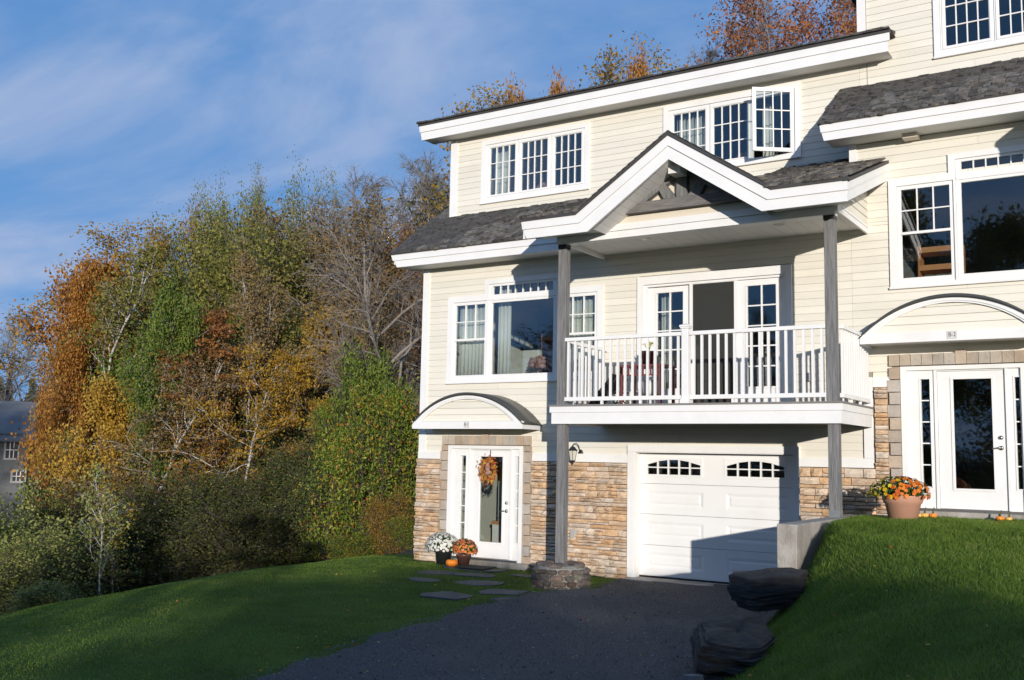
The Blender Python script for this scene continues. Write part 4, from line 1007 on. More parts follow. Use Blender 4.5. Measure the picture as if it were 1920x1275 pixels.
for i, (x, y, w, l, r_) in enumerate([(-2.6, -0.62, 1.3, 0.55, 0), (-1.4, -0.75, 1.1, 0.7, 0.1), (-0.4, -1.0, 0.9, 0.7, 0.3), (-1.35, -2.1, 0.85, 0.6, 0.2), (-0.9, -3.2, 0.8, 0.6, 0.4), (-0.5, -4.6, 0.8, 0.6, 0.2)]): flag(x, y, w, l, r_, i+40, path2, -0.006)
tag(obj('doormat', MB().box(-11.25, -10.62, -0.92, -0.42, gz(-11, -0.7)+0.032, gz(-11, -0.7)+0.045), M_mat, org=(-11, -0.7, 0)), 'dark doormat on the paving before the B-1 door', 'doormat')

# ---- flowers
def leaf_cloud(cen, nrm, size, aspect=0.55, jit=0.6, tone=None, r=rng, curl=0.0):
    """rhombic leaves: returns verts, quads, tone"""
    n = len(cen); nrm = nrm + r.normal(0, jit, (n, 3)); nrm /= np.linalg.norm(nrm, axis=1, keepdims=True)+1e-9
    a = r.normal(0, 1, (n, 3)); a -= nrm*np.sum(a*nrm, 1, keepdims=True); a /= np.linalg.norm(a, axis=1, keepdims=True)+1e-9
    b = np.cross(nrm, a); s_ = (size*r.uniform(0.7, 1.25, n))[:, None]
    v = np.stack([cen - a*s_*0.5, cen + b*s_*aspect*0.5 - nrm*s_*curl, cen + a*s_*0.5 - nrm*s_*curl*0.5, cen - b*s_*aspect*0.5 - nrm*s_*curl], 1).reshape(-1, 3)
    i = np.arange(n)*4; f = np.stack([i, i+1, i+2, i+3], 1)
    if tone is None: tone = r.uniform(0, 1, n)
    return v, f, np.repeat(tone, 4)
L_green = leaf_mat('garden_leaf', [(0, (0.02, 0.055, 0.012)), (1, (0.07, 0.14, 0.03))])
def petal_mat(name, c1, c2): return leaf_mat(name, [(0, c1), (1, c2)], 0.25)
P_white = petal_mat('white_petal', (0.60, 0.59, 0.52), (0.82, 0.81, 0.76)); P_orange = petal_mat('orange_petal', (0.55, 0.08, 0.01), (0.85, 0.28, 0.03))
P_yellow = petal_mat('yellow_petal', (0.75, 0.45, 0.01), (0.9, 0.72, 0.03)); P_rust = petal_mat('rust_petal', (0.45, 0.09, 0.08), (0.75, 0.32, 0.10)); P_pink = petal_mat('dried_petal', (0.35, 0.16, 0.16), (0.62, 0.42, 0.36))
def dome_pts(n, cx, cy, cz, rx, ry, rz, zmin=-0.25, shell=0.8):
    p = rng.normal(0, 1, (n*3, 3)); p /= np.linalg.norm(p, axis=1, keepdims=True); p = p[p[:, 2] > zmin][:n]
    return p, np.array([cx, cy, cz]) + p*np.array([rx, ry, rz])*rng.uniform(shell, 1.04, (len(p), 1))
def add_mesh_obj(name, me, parent=None, kind=None, loc=(0, 0, 0)):
    o = bpy.data.objects.new(name, me); COL.objects.link(o)
    if parent: o.parent = parent; o.location = Vector(loc)-worg(parent)
    else: o.location = loc
    if kind: o['kind'] = kind
    return o
def flowers(parent, cen, rad3, nleaf, groups, fsz=0.045, lsz=0.05, zmin=-0.25):
    d, p = dome_pts(nleaf, *cen, *rad3, zmin=zmin, shell=0.35)
    v, f, t = leaf_cloud(p, d, lsz, 0.45, 0.7); add_mesh_obj('foliage', fast_mesh('foliage', v, f, tone=t, material=L_green), parent)
    for (n, mt, side) in groups:
        d, p = dome_pts(n*3, *cen, *rad3, zmin=zmin, shell=0.95)
        if side: k = (d[:, 0]*side + rng.normal(0, 0.2, len(d))) > 0.0; d, p = d[k], p[k]
        d, p = d[:n], p[:n]; n_ = len(d)
        # each blossom: a ring of five petals, slightly cupped, as quads
        V_, F_, T_ = [], [], []
        a = np.cross(d, np.array([0.3, 0.2, 0.9])); a /= np.linalg.norm(a, axis=1, keepdims=True)+1e-9; b_ = np.cross(d, a); tone = rng.uniform(0, 1, n_)
        s_ = fsz*rng.uniform(0.7, 1.2, n_)[:, None]
        for k in range(6):
            t0 = 2*math.pi*k/6; u = a*math.cos(t0)+b_*math.sin(t0); w = -a*math.sin(t0)+b_*math.cos(t0)
            q = np.stack([p, p+u*s_*0.35+w*s_*0.24+d*s_*0.15, p+u*s_*0.62+d*s_*0.05, p+u*s_*0.35-w*s_*0.24+d*s_*0.15], 1).reshape(-1, 3)
            V_.append(q); F_.append(np.arange(n_*4).reshape(-1, 4)+len(V_[0])*k); T_.append(np.repeat(tone, 4))
        add_mesh_obj('blossoms', fast_mesh('blossoms', np.concatenate(V_), np.concatenate(F_), tone=np.concatenate(T_), material=mt), parent, 'stuff')
def pot(parent, x, y, z0, r0, r1, h, material, rim=0.0):
    prof = [(r0, z0), (r0+(r1-r0)*0.82, z0+h*0.80), (r1+rim, z0+h*0.82), (r1+rim, z0+h*0.88), (r1+rim*1.4, z0+h*0.89), (r1+rim*1.4, z0+h), (r1-0.012, z0+h), (r1-0.02, z0+h*0.9), (0.0, z0+h*0.88)]
    obj('pot', MB().lathe(prof, x, y, z0 and 28 or 28), material, parent, True)
g0 = gz(-11.8, -0.5)+0.02
t = thing('potted_chrysanthemum', 'white chrysanthemums in a black pot left of the B-1 door', 'potted plant', (-11.83, -0.45, g0)); pot(t, -11.83, -0.45, g0, 0.13, 0.165, 0.27, M_blkpot, 0.005)
flowers(t, (-11.86, -0.45, g0+0.32), (0.33, 0.30, 0.26), 900, [(420, P_white, 0)])
t = thing('potted_chrysanthemum', 'rust and orange chrysanthemums in a brown pot beside the white ones', 'potted plant', (-11.32, -0.50, g0)); pot(t, -11.32, -0.50, g0, 0.095, 0.14, 0.22, M_brnpot, 0.004)
flowers(t, (-11.30, -0.50, g0+0.29), (0.24, 0.22, 0.21), 700, [(150, P_rust, 0), (90, P_orange, 0)], 0.042)
def pumpkin(name, label, cat, x, y, z0, r, h, material, parent=None, stemh=0.04):
    n, mm = 40, 12; vs = []
    for j in range(mm+1):
        ph = math.pi*j/mm; rr = r*math.sin(ph)**0.8 if 0 < j < mm else 0.0; zz = h/2*(1-math.cos(ph)) - h*0.12*math.exp(-((j-mm)/2.0)**2)
        for k in range(n):
            a = 2*math.pi*k/n; q = 1 - 0.10*abs(math.sin(a*5))**0.5*0.0 - 0.09*(1-abs(math.sin(a*5)))**2; vs.append((x+rr*q*math.cos(a), y+rr*q*math.sin(a), z0+zz))
    fs = [(i*n+k, i*n+(k+1) % n, (i+1)*n+(k+1) % n, (i+1)*n+k) for i in range(mm) for k in range(n)]
    if parent is None:
        t = thing(name, label, cat, (x, y, z0)); 
        obj('rind', MB().add(vs, fs), material, t, True); obj('stalk', MB().tube([(x, y, z0+h*0.85), (x+0.008, y, z0+h+stemh*0.6), (x+0.02, y-0.006, z0+h+stemh)], [0.014, 0.010, 0.012], 6), M_stem, t, True); return t
pumpkin('pumpkin', 'small orange pumpkin on the ground between the two flower pots', 'pumpkin', -11.46, -0.68, g0-0.012, 0.115, 0.15, M_pump)

zf = gz(-3.19, -1.6)
t = thing('flower_planter', 'large terracotta planter of yellow and orange flowers by the B-2 steps', 'planter', (-3.19, -1.60, zf))
prof = [(0.175, zf-0.03), (0.235, zf+0.24), (0.25, zf+0.245), (0.255, zf+0.27), (0.262, zf+0.275), (0.268, zf+0.325), (0.275, zf+0.335), (0.275, zf+0.352), (0.25, zf+0.352), (0.24, zf+0.30), (0, zf+0.29)]
obj('pot', MB().lathe(prof, -3.19, -1.60, 40), M_terra, t, True)
flowers(t, (-3.24, -1.60, zf+0.36), (0.40, 0.30, 0.24), 1500, [(46, P_yellow, -1), (120, P_orange, 1)], 0.055, 0.05, -0.15)
v = []
for k in range(26):
    a = random.uniform(0, 6.28); l_ = random.uniform(0.28, 0.46); p0 = (-3.22, -1.6, zf+0.33); p1 = (-3.22+math.cos(a)*l_*0.6, -1.6+math.sin(a)*l_*0.5, zf+0.33+l_*0.5); p2 = (-3.22+math.cos(a)*l_, -1.6+math.sin(a)*l_*0.8, zf+0.36+l_*0.25); v.append((p0, p1, p2))
mb = MB(); [mb.tube(q, [0.004, 0.003, 0.002], 3, False) for q in v]; o = obj('stem', mb, M_stem, t); o['kind'] = 'stuff'
zs_ = gz(-3.0, -0.5)+0.03
for (x, y, r_, lab, mt) in [(-3.21, -0.50, 0.045, 'pale yellow gourd nearest the terracotta planter', M_gourd), (-3.13, -0.47, 0.052, 'yellow gourd in the middle of the row of three', M_gourd), (-3.02, -0.45, 0.055, 'orange gourd at the right of the row of three', M_pump),
                      (-2.13, -0.47, 0.055, 'orange gourd with twisted stalk right of the B-2 door leaf', M_pump), (-2.02, -0.45, 0.048, 'striped yellow gourd at the right end by the step', M_gourd)]:
    pumpkin('gourd', lab, 'gourd', x, y, gz(x, y)+0.012, r_, r_*1.45, mt, stemh=0.07)

# wreath on the B-1 door
wx, wy, wz_ = -11.075, -0.075, 1.745
t = thing('door_wreath', 'round wreath of orange and yellow autumn leaves hanging on the B-1 door', 'wreath', (wx, wy, wz_))
mb = MB(); pts = [(wx+0.15*math.cos(a), wy, wz_+0.15*math.sin(a)*1.25) for a in np.linspace(0, 2*math.pi, 25)]; obj('twig_ring', mb.tube(pts, 0.022, 6), M_stem, t, True)
n = 520; n = 400; a = rng.uniform(0, 2*np.pi, n); rr = 0.155+rng.normal(0, 0.040, n); p = np.stack([wx+rr*np.cos(a), wy-0.03-np.abs(rng.normal(0, 0.02, n)), wz_+rr*np.sin(a)*1.25], 1)
L_wr = leaf_mat('wreath_leaf', [(0, (0.28, 0.04, 0.02)), (0.4, (0.50, 0.13, 0.03)), (0.75, (0.62, 0.36, 0.06)), (1, (0.20, 0.22, 0.05))], 0.2)
v, f, tt_ = leaf_cloud(p, np.tile([0, -1.0, 0], (n, 1)), 0.052, 0.6, 0.7); o = add_mesh_obj('leaves', fast_mesh('leaves', v, f, tone=tt_, material=L_wr), t, 'stuff')
for me_ in (0,): pass
obj('ribbon', MB().box(wx-0.008, wx+0.008, -0.042, -0.036, wz_+0.2, 2.12), M_black, t)
n = 40; a = rng.uniform(0, 2*np.pi, n); p = np.stack([wx+0.06*np.cos(a)*rng.uniform(0, 1, n), np.full(n, wy-0.05), wz_+0.02+0.09*np.sin(a)], 1)
v, f, tt_ = leaf_cloud(p, np.tile([0, -1.0, 0], (n, 1)), 0.07, 0.6, 0.4); add_mesh_obj('dried_flower', fast_mesh('dried_flower', v, f, tone=tt_, material=P_pink), t)

# wall lantern
lx_, lz_ = -9.185, 2.09
t = thing('wall_lantern', 'black iron wall lantern with frosted glass beside the left porch post', 'lantern', (lx_, 0, lz_))
obj('back_plate', MB().tube([(lx_+0.07, -0.002, lz_-0.03), (lx_+0.07, -0.03, lz_-0.03)], [0.062, 0.050], 18), M_black, t, True).scale = (1, 1, 1.0)
bp_ = t.children[0]
for v_ in bp_.data.vertices: v_.co.z = -0.03 + (v_.co.z+0.03)*1.7
pts = [(lx_+0.07, -0.03, lz_+0.02), (lx_+0.07, -0.09, lz_+0.14), (lx_+0.05, -0.15, lz_+0.185), (lx_+0.015, -0.18, lz_+0.165), (lx_, -0.18, lz_+0.12)]
obj('arm', MB().tube(pts, 0.008, 7), M_black, t, True)
obj('lamp_roof', MB().lathe([(0.095, lz_+0.045), (0.090, lz_+0.058), (0.060, lz_+0.085), (0.035, lz_+0.115), (0.012, lz_+0.125), (0.008, lz_+0.15), (0.0, lz_+0.155)], lx_, -0.18, 8), M_black, t)
obj('lamp_glass', MB().lathe([(0.045, lz_-0.13), (0.050, lz_-0.125), (0.078, lz_+0.043), (0.0, lz_+0.044)], lx_, -0.18, 6), M_frost, t)
mb = MB()
for k in range(6): a = 2*math.pi*k/6; mb.tube([(lx_+0.052*math.cos(a), -0.18+0.052*math.sin(a), lz_-0.13), (lx_+0.084*math.cos(a), -0.18+0.084*math.sin(a), lz_+0.045)], 0.005, 4)
mb.lathe([(0.0, lz_-0.20), (0.012, lz_-0.195), (0.02, lz_-0.165), (0.052, lz_-0.14), (0.056, lz_-0.128), (0.0, lz_-0.127)], lx_, -0.18, 8); obj('cage', mb, M_black, t)
tag(obj('outlet_box', MB().box(-9.27, -9.15, -0.10, -0.05, 0.545, 0.72).box(-9.255, -9.165, -0.118, -0.101, 0.56, 0.705), M_grey, org=(-9.2, -0.1, 0.6), bevel=0.006), 'grey weatherproof outlet cover on the stone wall left of the garage', 'outlet')
tag(obj('eave_lamp_box', MB().box(-3.37, -3.14, -0.22, -0.022, 7.03, 7.14), M_panel, org=(-3.25, -0.1, 7.1), bevel=0.008), 'small cream box under the eave above the large B-2 window', 'junction box')

# balcony furniture
t = thing('patio_table', 'dark red lattice side table on the balcony behind the railing', 'table', (-7.35, -0.9, 2.873))
obj('tabletop', MB().box(-7.75, -6.98, -1.15, -0.60, 3.53, 3.56), M_redw, t)
mb = MB()
for k in range(12): mb.box(-7.74+k*0.066, -7.715+k*0.066, -1.15, -1.13, 3.40, 3.528)
mb.box(-7.75, -6.98, -1.152, -1.128, 3.37, 3.398); obj('lattice_apron', mb, M_redw, t)['kind'] = 'stuff'
for (x, y) in ((-7.73, -1.13), (-7.02, -1.13), (-7.73, -0.63), (-7.02, -0.63)): obj('leg', MB().box(x-0.02, x+0.02, y-0.02, y+0.02, 2.873, 3.529), M_redw, t)
obj('lower_shelf', MB().box(-7.70, -7.04, -1.10, -0.66, 3.02, 3.045), M_redw, t)
t = thing('potted_plant', 'spiky pale plant in a dark pot on the balcony table', 'potted plant', (-7.37, -0.88, 3.56)); pot(t, -7.37, -0.88, 3.561, 0.08, 0.125, 0.24, M_brnpot, 0.006)
mb = MB()
for k in range(26):
    a = random.uniform(0, 6.28); l_ = random.uniform(0.14, 0.24); mb.tube([(-7.37, -0.88, 3.77), (-7.37+l_*0.35*math.cos(a), -0.88+l_*0.35*math.sin(a), 3.80+l_*0.7), (-7.37+l_*0.8*math.cos(a), -0.88+l_*0.8*math.sin(a), 3.80+l_*random.uniform(0.5, 0.9))], [0.010, 0.007, 0.001], 4)
obj('blade_leaves', mb, mat('pale_blade', (0.45, 0.42, 0.14), 0.5), t)['kind'] = 'stuff'
t = thing('folding_chair', 'black folding chair leaning low on the left of the balcony', 'chair', (-8.0, -0.95, 2.873))
obj('backrest', MB().prism([(-8.32, 2.93), (-7.86, 3.42), (-7.82, 3.40), (-8.27, 2.90)], -1.20, -0.75), M_black, t)
obj('seat', MB().box(-8.0, -7.80, -1.22, -0.75, 3.10, 3.13), M_black, t)
for y in (-1.20, -0.77): obj('leg', MB().tube([(-8.05, y, 2.875), (-7.80, y, 3.35)], 0.012, 6), M_black, t); obj('leg', MB().tube([(-7.78, y, 2.875), (-8.0, y, 3.12)], 0.012, 6), M_black, t)
t = thing('garden_stool', 'pale drum stool standing under the balcony table', 'stool', (-7.3, -0.85, 2.873)); obj('drum', MB().lathe([(0.12, 3.05), (0.15, 3.10), (0.15, 3.26), (0.12, 3.31), (0, 3.312)], -7.30, -0.88, 20), M_plate, t, True)

# curtains behind the glass
def curtain(x0, x1, z0, z1, y, label, group, fold=0.045):
    n = max(6, int((x1-x0)/0.02)); vs = []; k = 0
    for i in range(n+1):
        x = x0+(x1-x0)*i/n; yy_ = y+fold*0.5*math.sin(2*math.pi*(x-x0)/0.085)+0.01*math.sin(x*9)
        vs += [(x, yy_, z0), (x, yy_, z1)]
    fs = [(2*i, 2*i+2, 2*i+3, 2*i+1) for i in range(n)]
    o = obj('curtain', MB().add(vs, fs), M_curt, org=((x0+x1)/2, y, z1), smooth=True); so_ = o.modifiers.new('thickness', 'SOLIDIFY'); so_.thickness = 0.003
    return tag(o, label, 'curtain', group)
CG = 'curtains inside the townhouse windows'
curtain(-12.05, -11.27, 3.5, 5.03, 0.22, 'sheer grey curtain filling the left sash of the B-1 picture window', CG)
curtain(-11.14, -10.86, 3.5, 5.35, 0.24, 'pale green-white curtain drawn to the left of the B-1 centre pane', CG, 0.06)
curtain(-9.58, -8.82, 3.5, 5.03, 0.22, 'sheer curtain in the right sash behind the porch post', CG)
curtain(-11.86, -11.52, 7.38, 8.47, D+0.22, 'curtain at the left edge of the upper left dormer window', CG)
curtain(-9.76, -9.60, 7.38, 8.47, D+0.22, 'narrow curtain at the right edge of the upper left dormer window', CG)
curtain(-7.70, -6.98, 7.38, 8.47, D+0.22, 'grey curtain in the left sash of the dormer window with the open casement', CG)
curtain(-6.06, -5.85, 7.38, 8.47, D+0.3, 'curtain behind the open casement', CG)
curtain(-7.66, -7.50, 3.0, 5.0, 0.30, 'dark side curtain behind the left balcony door leaf', CG)
def bouquet(x, y, z, r_, label):
    t = thing('dried_bouquet', label, 'bouquet', (x, y, z)); n = 260
    d, p = dome_pts(n, x, y, z+r_*0.6, r_, r_*0.8, r_*0.8, zmin=-0.4, shell=0.8)
    v, f, tt_ = leaf_cloud(p, d, 0.075, 0.7, 0.5); add_mesh_obj('dried_flowers', fast_mesh('dried_flowers', v, f, tone=tt_, material=P_pink), t, 'stuff')
    obj('vase', MB().lathe([(0.04, z-0.22), (0.07, z-0.15), (0.05, z-0.02), (0.055, z+0.02), (0.0, z+0.02)], x, y, 16), M_brnpot, t, True)
bouquet(-10.30, 0.40, 3.66, 0.21, 'bouquet of dried hydrangeas on the sill inside the B-1 picture window')
bouquet(-10.68, D+0.25, 7.42, 0.13, 'small dried bouquet in the middle sash of the upper left dormer window')
bouquet(-6.40, D+0.25, 7.42, 0.13, 'small dried bouquet in the middle sash beside the open casement')
# furniture seen through the glass
for (x, z, lab, k) in ((-10.45, 3.95, 'honey coloured wooden shelf unit deep inside the B-1 picture window', 1), (-3.15, 5.08, 'honey coloured wooden shelf unit inside the left sash of the B-2 window', 2)):
    t = thing('shelf_unit', lab, 'shelf', (x, 1.6, z))
    obj('side_panel', MB().box(x-0.34, x-0.31, 1.3, 1.7, z-1.0, z+0.55), M_orng, t); obj('side_panel', MB().box(x+0.31, x+0.34, 1.3, 1.7, z-1.0, z+0.55), M_orng, t)
    for q in (-0.1, 0.12, 0.42): obj('shelf', MB().box(x-0.31, x+0.31, 1.3, 1.7, z+q, z+q+0.09), M_orng, t)
t = thing('armchair', 'pale upholstered chair just inside the B-1 picture window', 'chair', (-10.9, 1.0, 2.86))
obj('backrest', MB().box(-11.05, -10.62, 0.95, 1.10, 3.2, 4.15), M_curt, t, bevel=0.04); obj('seat', MB().box(-11.05, -10.45, 0.45, 0.94, 3.2, 3.38), M_curt, t, bevel=0.04)
for (x, y) in ((-11.0, 0.5), (-10.5, 0.5), (-11.0, 1.05), (-10.66, 1.05)): obj('leg', MB().box(x-0.02, x+0.02, y-0.02, y+0.02, 2.86, 3.198), M_orng, t)
# stair seen through the B-1 door glass
t = thing('indoor_bench', 'pale bench with a wooden rail seen through the B-1 door glass', 'bench', (-11.3, 1.4, 0)); obj('bench_front', MB().box(-11.9, -10.9, 1.3, 1.34, 0, 0.62), M_trim, t); obj('wooden_rail', MB().box(-11.9, -10.9, 1.26, 1.36, 0.625, 0.69), M_orng, t); obj('bench_back', MB().box(-11.9, -10.9, 1.5, 1.53, 0, 1.5), M_curt, t)

# ------------------------------------------------------------------ vegetation
def mk_bark(name, c1, c2, sc=(3, 3, 1.2), ns=5): return mat(name, c1, 0.9, nscale=ns, col2=c2, bump=0.8, bscale=14, stretch=sc)
B_birch = mk_bark('birch_bark', (0.62, 0.59, 0.54), (0.12, 0.10, 0.09), (1.2, 1.2, 5), 2.2)
B_grey = mk_bark('grey_bark', (0.27, 0.235, 0.20), (0.13, 0.11, 0.095))
B_brown = mk_bark('brown_bark', (0.11, 0.085, 0.07), (0.045, 0.035, 0.03))
LM = {
 'orange': leaf_mat('orange_leaf', [(0, (0.16, 0.065, 0.018)), (0.5, (0.40, 0.175, 0.035)), (1, (0.54, 0.29, 0.06))]),
 'gold': leaf_mat('gold_leaf', [(0, (0.16, 0.10, 0.020)), (0.4, (0.44, 0.25, 0.035)), (1, (0.62, 0.42, 0.07))]),
 'oak': leaf_mat('oak_leaf', [(0, (0.10, 0.075, 0.018)), (0.5, (0.34, 0.20, 0.035)), (1, (0.48, 0.31, 0.055))]),
 'rust': leaf_mat('rust_leaf', [(0, (0.10, 0.045, 0.018)), (0.6, (0.30, 0.125, 0.035)), (1, (0.42, 0.20, 0.05))]),
 'olive': leaf_mat('olive_leaf', [(0, (0.07, 0.085, 0.020)), (0.5, (0.20, 0.20, 0.042)), (1, (0.36, 0.31, 0.07))]),
 'green': leaf_mat('green_leaf', [(0, (0.040, 0.070, 0.012)), (0.5, (0.125, 0.185, 0.026)), (1, (0.27, 0.30, 0.050))]),
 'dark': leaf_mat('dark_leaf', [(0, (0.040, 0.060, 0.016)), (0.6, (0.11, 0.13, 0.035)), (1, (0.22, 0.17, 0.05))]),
 'mixed': leaf_mat('turning_leaf', [(0, (0.045, 0.090, 0.014)), (0.5, (0.17, 0.25, 0.030)), (0.78, (0.40, 0.38, 0.05)), (0.86, (0.50, 0.22, 0.04)), (1, (0.45, 0.14, 0.045))]),
 'brownish': leaf_mat('brown_leaf', [(0, (0.10, 0.065, 0.030)), (0.6, (0.25, 0.165, 0.060)), (1, (0.36, 0.26, 0.09))]),
 'bush': leaf_mat('bush_leaf', [(0, (0.07, 0.10, 0.022)), (0.5, (0.23, 0.26, 0.06)), (1, (0.46, 0.42, 0.13))]),
 'beech': leaf_mat('beech_leaf', [(0, (0.16, 0.09, 0.016)), (0.5, (0.40, 0.22, 0.025)), (1, (0.50, 0.36, 0.040))]),
 'red': leaf_mat('red_leaf', [(0, (0.16, 0.055, 0.028)), (0.5, (0.36, 0.13, 0.05)), (1, (0.46, 0.22, 0.08))]),
}
def grow(seed, H=10, R=3.2, base=0.25, trunk_r=0.16, n1=26, n2=6, n3=5, up1=0.5, shape='round', lean=(0, 0), wob=0.25, droop=0.0, forks=1, sides=(7, 5, 3), twig=0.008, r1=0.36, zig=0.18, lvl3=True):
    """skeleton: list of (points, radii, sides) and twig end points with their directions"""
    r = np.random.default_rng(seed); segs = []; tips = []
    def line(p, d, L_, n, r0, r1_, jit, grav=0.0, sd=5):
        pts = [np.array(p, float)]; d = np.array(d, float); d /= np.linalg.norm(d)
        for i in range(n):
            d = d + r.normal(0, jit, 3) + np.array([0, 0, grav]); d /= np.linalg.norm(d); pts.append(pts[-1] + d*L_/n)
        rs = r0 + (r1_-r0)*np.linspace(0, 1, n+1); segs.append((np.array(pts), rs, sd)); return np.array(pts), rs
    stems = []
    for fk in range(forks):
        a = r.uniform(0, 6.28); d0 = np.array([lean[0] + (0.28*math.cos(a) if forks > 1 else 0), lean[1] + (0.28*math.sin(a) if forks > 1 else 0), 1.0])
        hh = H*(1 if fk == 0 else r.uniform(0.75, 0.98))
        stems.append((line((0, 0, -0.3), d0, hh*1.0, 12, trunk_r*(1 if forks == 1 else 0.8), trunk_r*0.10, wob*0.22, 0.05, sides[0]), hh))
    def interp(pts, rs, t):
        x = t*(len(pts)-1); i = min(int(x), len(pts)-2); f = x-i; d = pts[i+1]-pts[i]
        return pts[i]*(1-f)+pts[i+1]*f, rs[i]*(1-f)+rs[i+1]*f, d/np.linalg.norm(d)
    for (pts, rs), hh in stems:
        for k in range(n1):
            t = base + (1-base)*((k+r.uniform(0, 1))/n1)**0.9; t = min(t, 0.985); p, rr, d = interp(pts, rs, t); u = (t-base)/(1-base)
            if shape == 'round': ln = R*(0.35+0.75*math.sin(math.pi*min(1, 0.18+0.80*u))**0.8)*(1-0.35*u)
            elif shape == 'broom': t = base + (0.86-base)*u; p, rr, d = interp(pts, rs, t); ln = R*(0.62+0.42*math.sin(math.pi*min(1, 0.1+0.75*u)))
            elif shape == 'cone': ln = R*(1.05-u*0.9)
            elif shape == 'column': ln = R*(0.6+0.4*math.sin(math.pi*u))
            elif shape == 'vase': ln = R*(0.5+0.7*u)*(1 if u < 0.8 else 0.8)
            else: ln = R
            ln *= r.uniform(0.65, 1.2); a = k*2.4+r.uniform(-0.7, 0.7); el = up1 + (0.5 if shape != 'broom' else 0.85)*u + r.normal(0, 0.15)
            bd = np.array([math.cos(a)*math.cos(el), math.sin(a)*math.cos(el), math.sin(el)])
            bp_, br = line(p, bd, ln, 6, max(rr*r1*1.3, twig*2), twig*1.2, zig, 0.04-droop*0.1, sides[1])
            for j in range(n2):
                t2 = 0.25+0.75*(j+r.uniform(0, 1))/n2; q, qr, qd = interp(bp_, br, min(t2, 0.99))
                sd_ = r.normal(0, 1, 3); sd_ -= qd*sd_.dot(qd); sd_ /= np.linalg.norm(sd_); dd = qd*0.75+sd_*0.8+np.array([0, 0, 0.15-droop*0.4])
                l2 = ln*r.uniform(0.22, 0.45)*(1.15-0.5*t2)+0.12; sp, sr = line(q, dd, l2, 3, max(qr*0.55, twig), twig*0.7, zig*1.1, 0.02-droop*0.15, sides[2])
                tips.append((sp[-1], sp[1], l2))
                if lvl3:
                    for m_ in range(n3):
                        q3, _, qd3 = interp(sp, sr, r.uniform(0.2, 0.98)); s3 = r.normal(0, 1, 3); dd = qd3*0.8+s3*0.55; l3 = l2*r.uniform(0.3, 0.7)
                        sp3, _ = line(q3, dd, l3, 2, twig*0.7, twig*0.35, zig, 0.0, 3); tips.append((sp3[-1], q3, l3))
            tips.append((bp_[-1], bp_[-2], 0.4))
    return segs, tips
def skin(segs):
    V_, F_ = [], []; base = 0; F3 = []
    for pts, rs, n in segs:
        m_ = len(pts); d = np.gradient(pts, axis=0); d /= np.linalg.norm(d, axis=1, keepdims=True)+1e-9
        ref = np.where(np.abs(d[:, 2:3]) < 0.9, np.array([[0, 0, 1.0]]), np.array([[1.0, 0, 0]])); a = np.cross(d, ref); a /= np.linalg.norm(a, axis=1, keepdims=True)+1e-9; b_ = np.cross(d, a)
        th_ = 2*np.pi*np.arange(n)/n; v = pts[:, None, :] + (a[:, None, :]*np.cos(th_)[None, :, None] + b_[:, None, :]*np.sin(th_)[None, :, None])*rs[:, None, None]
        V_.append(v.reshape(-1, 3)); i = (np.arange(n)[None, :] + n*np.arange(m_-1)[:, None]); j = ((np.arange(n)+1) % n)[None, :] + n*np.arange(m_-1)[:, None]
        F_.append(np.stack([i, j, j+n, i+n], -1).reshape(-1, 4)+base); base += m_*n
    return np.concatenate(V_), np.concatenate(F_)
TREES = {}
def species(key, leaves=0, lsize=0.13, spread=0.26, aspect=0.6, flat=0.0, hang=0.0, **kw):
    segs, tips = grow(**kw); V_, F_ = skin(segs); trunk = fast_mesh(key+'_trunk', V_, F_, smooth=True); trunk.materials.append(B_grey); crown = None
    ext = np.abs(V_[:, :2]).max(0).max(); H_ = V_[:, 2].max()
    if leaves:
        r = np.random.default_rng(kw['seed']+99); T_ = np.array([t[0] for t in tips]); Q_ = np.array([t[1] for t in tips]); nt = len(T_)
        ctone = r.uniform(0.0, 1.0, nt); w = r.uniform(0.3, 1.7, nt); w /= w.sum(); idx = r.choice(nt, leaves, p=w); f = r.uniform(0, 1, leaves)[:, None]
        c = Q_[idx]*(1-f)+T_[idx]*f + r.normal(0, spread, (leaves, 3))*np.array([1, 1, 1-flat])
        nr = np.tile([0.25, -0.42, 0.32 if not hang else 0.1], (leaves, 1)); tone = np.clip(ctone[idx]*0.55 + r.uniform(0, 0.6, leaves) - 0.08, 0, 1)
        v, fq, tt_ = leaf_cloud(c, nr, lsize, aspect, 0.55, tone, r, curl=0.08); crown = fast_mesh(key+'_crown', v, fq, tone=tt_); crown.materials.append(LM['green'])
    P_ = np.array([t[0] for t in tips]); c_ = P_[:, :2].mean(0); ext = float(np.percentile(np.hypot(P_[:, 0]-c_[0], P_[:, 1]-c_[1]), 68))
    TREES[key] = (trunk, crown, H_, ext, c_)
species('maple', 21000, 0.125, 0.24, 0.75, seed=1, H=10, R=3.4, base=0.12, n1=34, n2=6, n3=3, up1=0.35, trunk_r=0.17)
species('maple_b', 21000, 0.125, 0.24, 0.75, seed=2, H=9, R=3.2, base=0.08, n1=34, n2=6, n3=3, up1=0.3, trunk_r=0.15)
species('oak', 17000, 0.115, 0.22, 0.5, seed=3, H=12, R=3.6, base=0.30, n1=22, n2=7, n3=3, up1=0.5, trunk_r=0.22, hang=1, droop=0.3, shape='vase')
species('birch', 14000, 0.11, 0.20, 0.65, seed=4, H=13, R=2.9, base=0.32, n1=22, n2=6, n3=4, up1=0.75, trunk_r=0.13, forks=2, lean=(-0.12, 0), wob=0.5, droop=0.25)
species('aspen', 20000, 0.080, 0.20, 0.8, seed=5, H=15, R=2.6, base=0.42, n1=26, n2=6, n3=3, up1=0.8, trunk_r=0.15, shape='vase', forks=2)
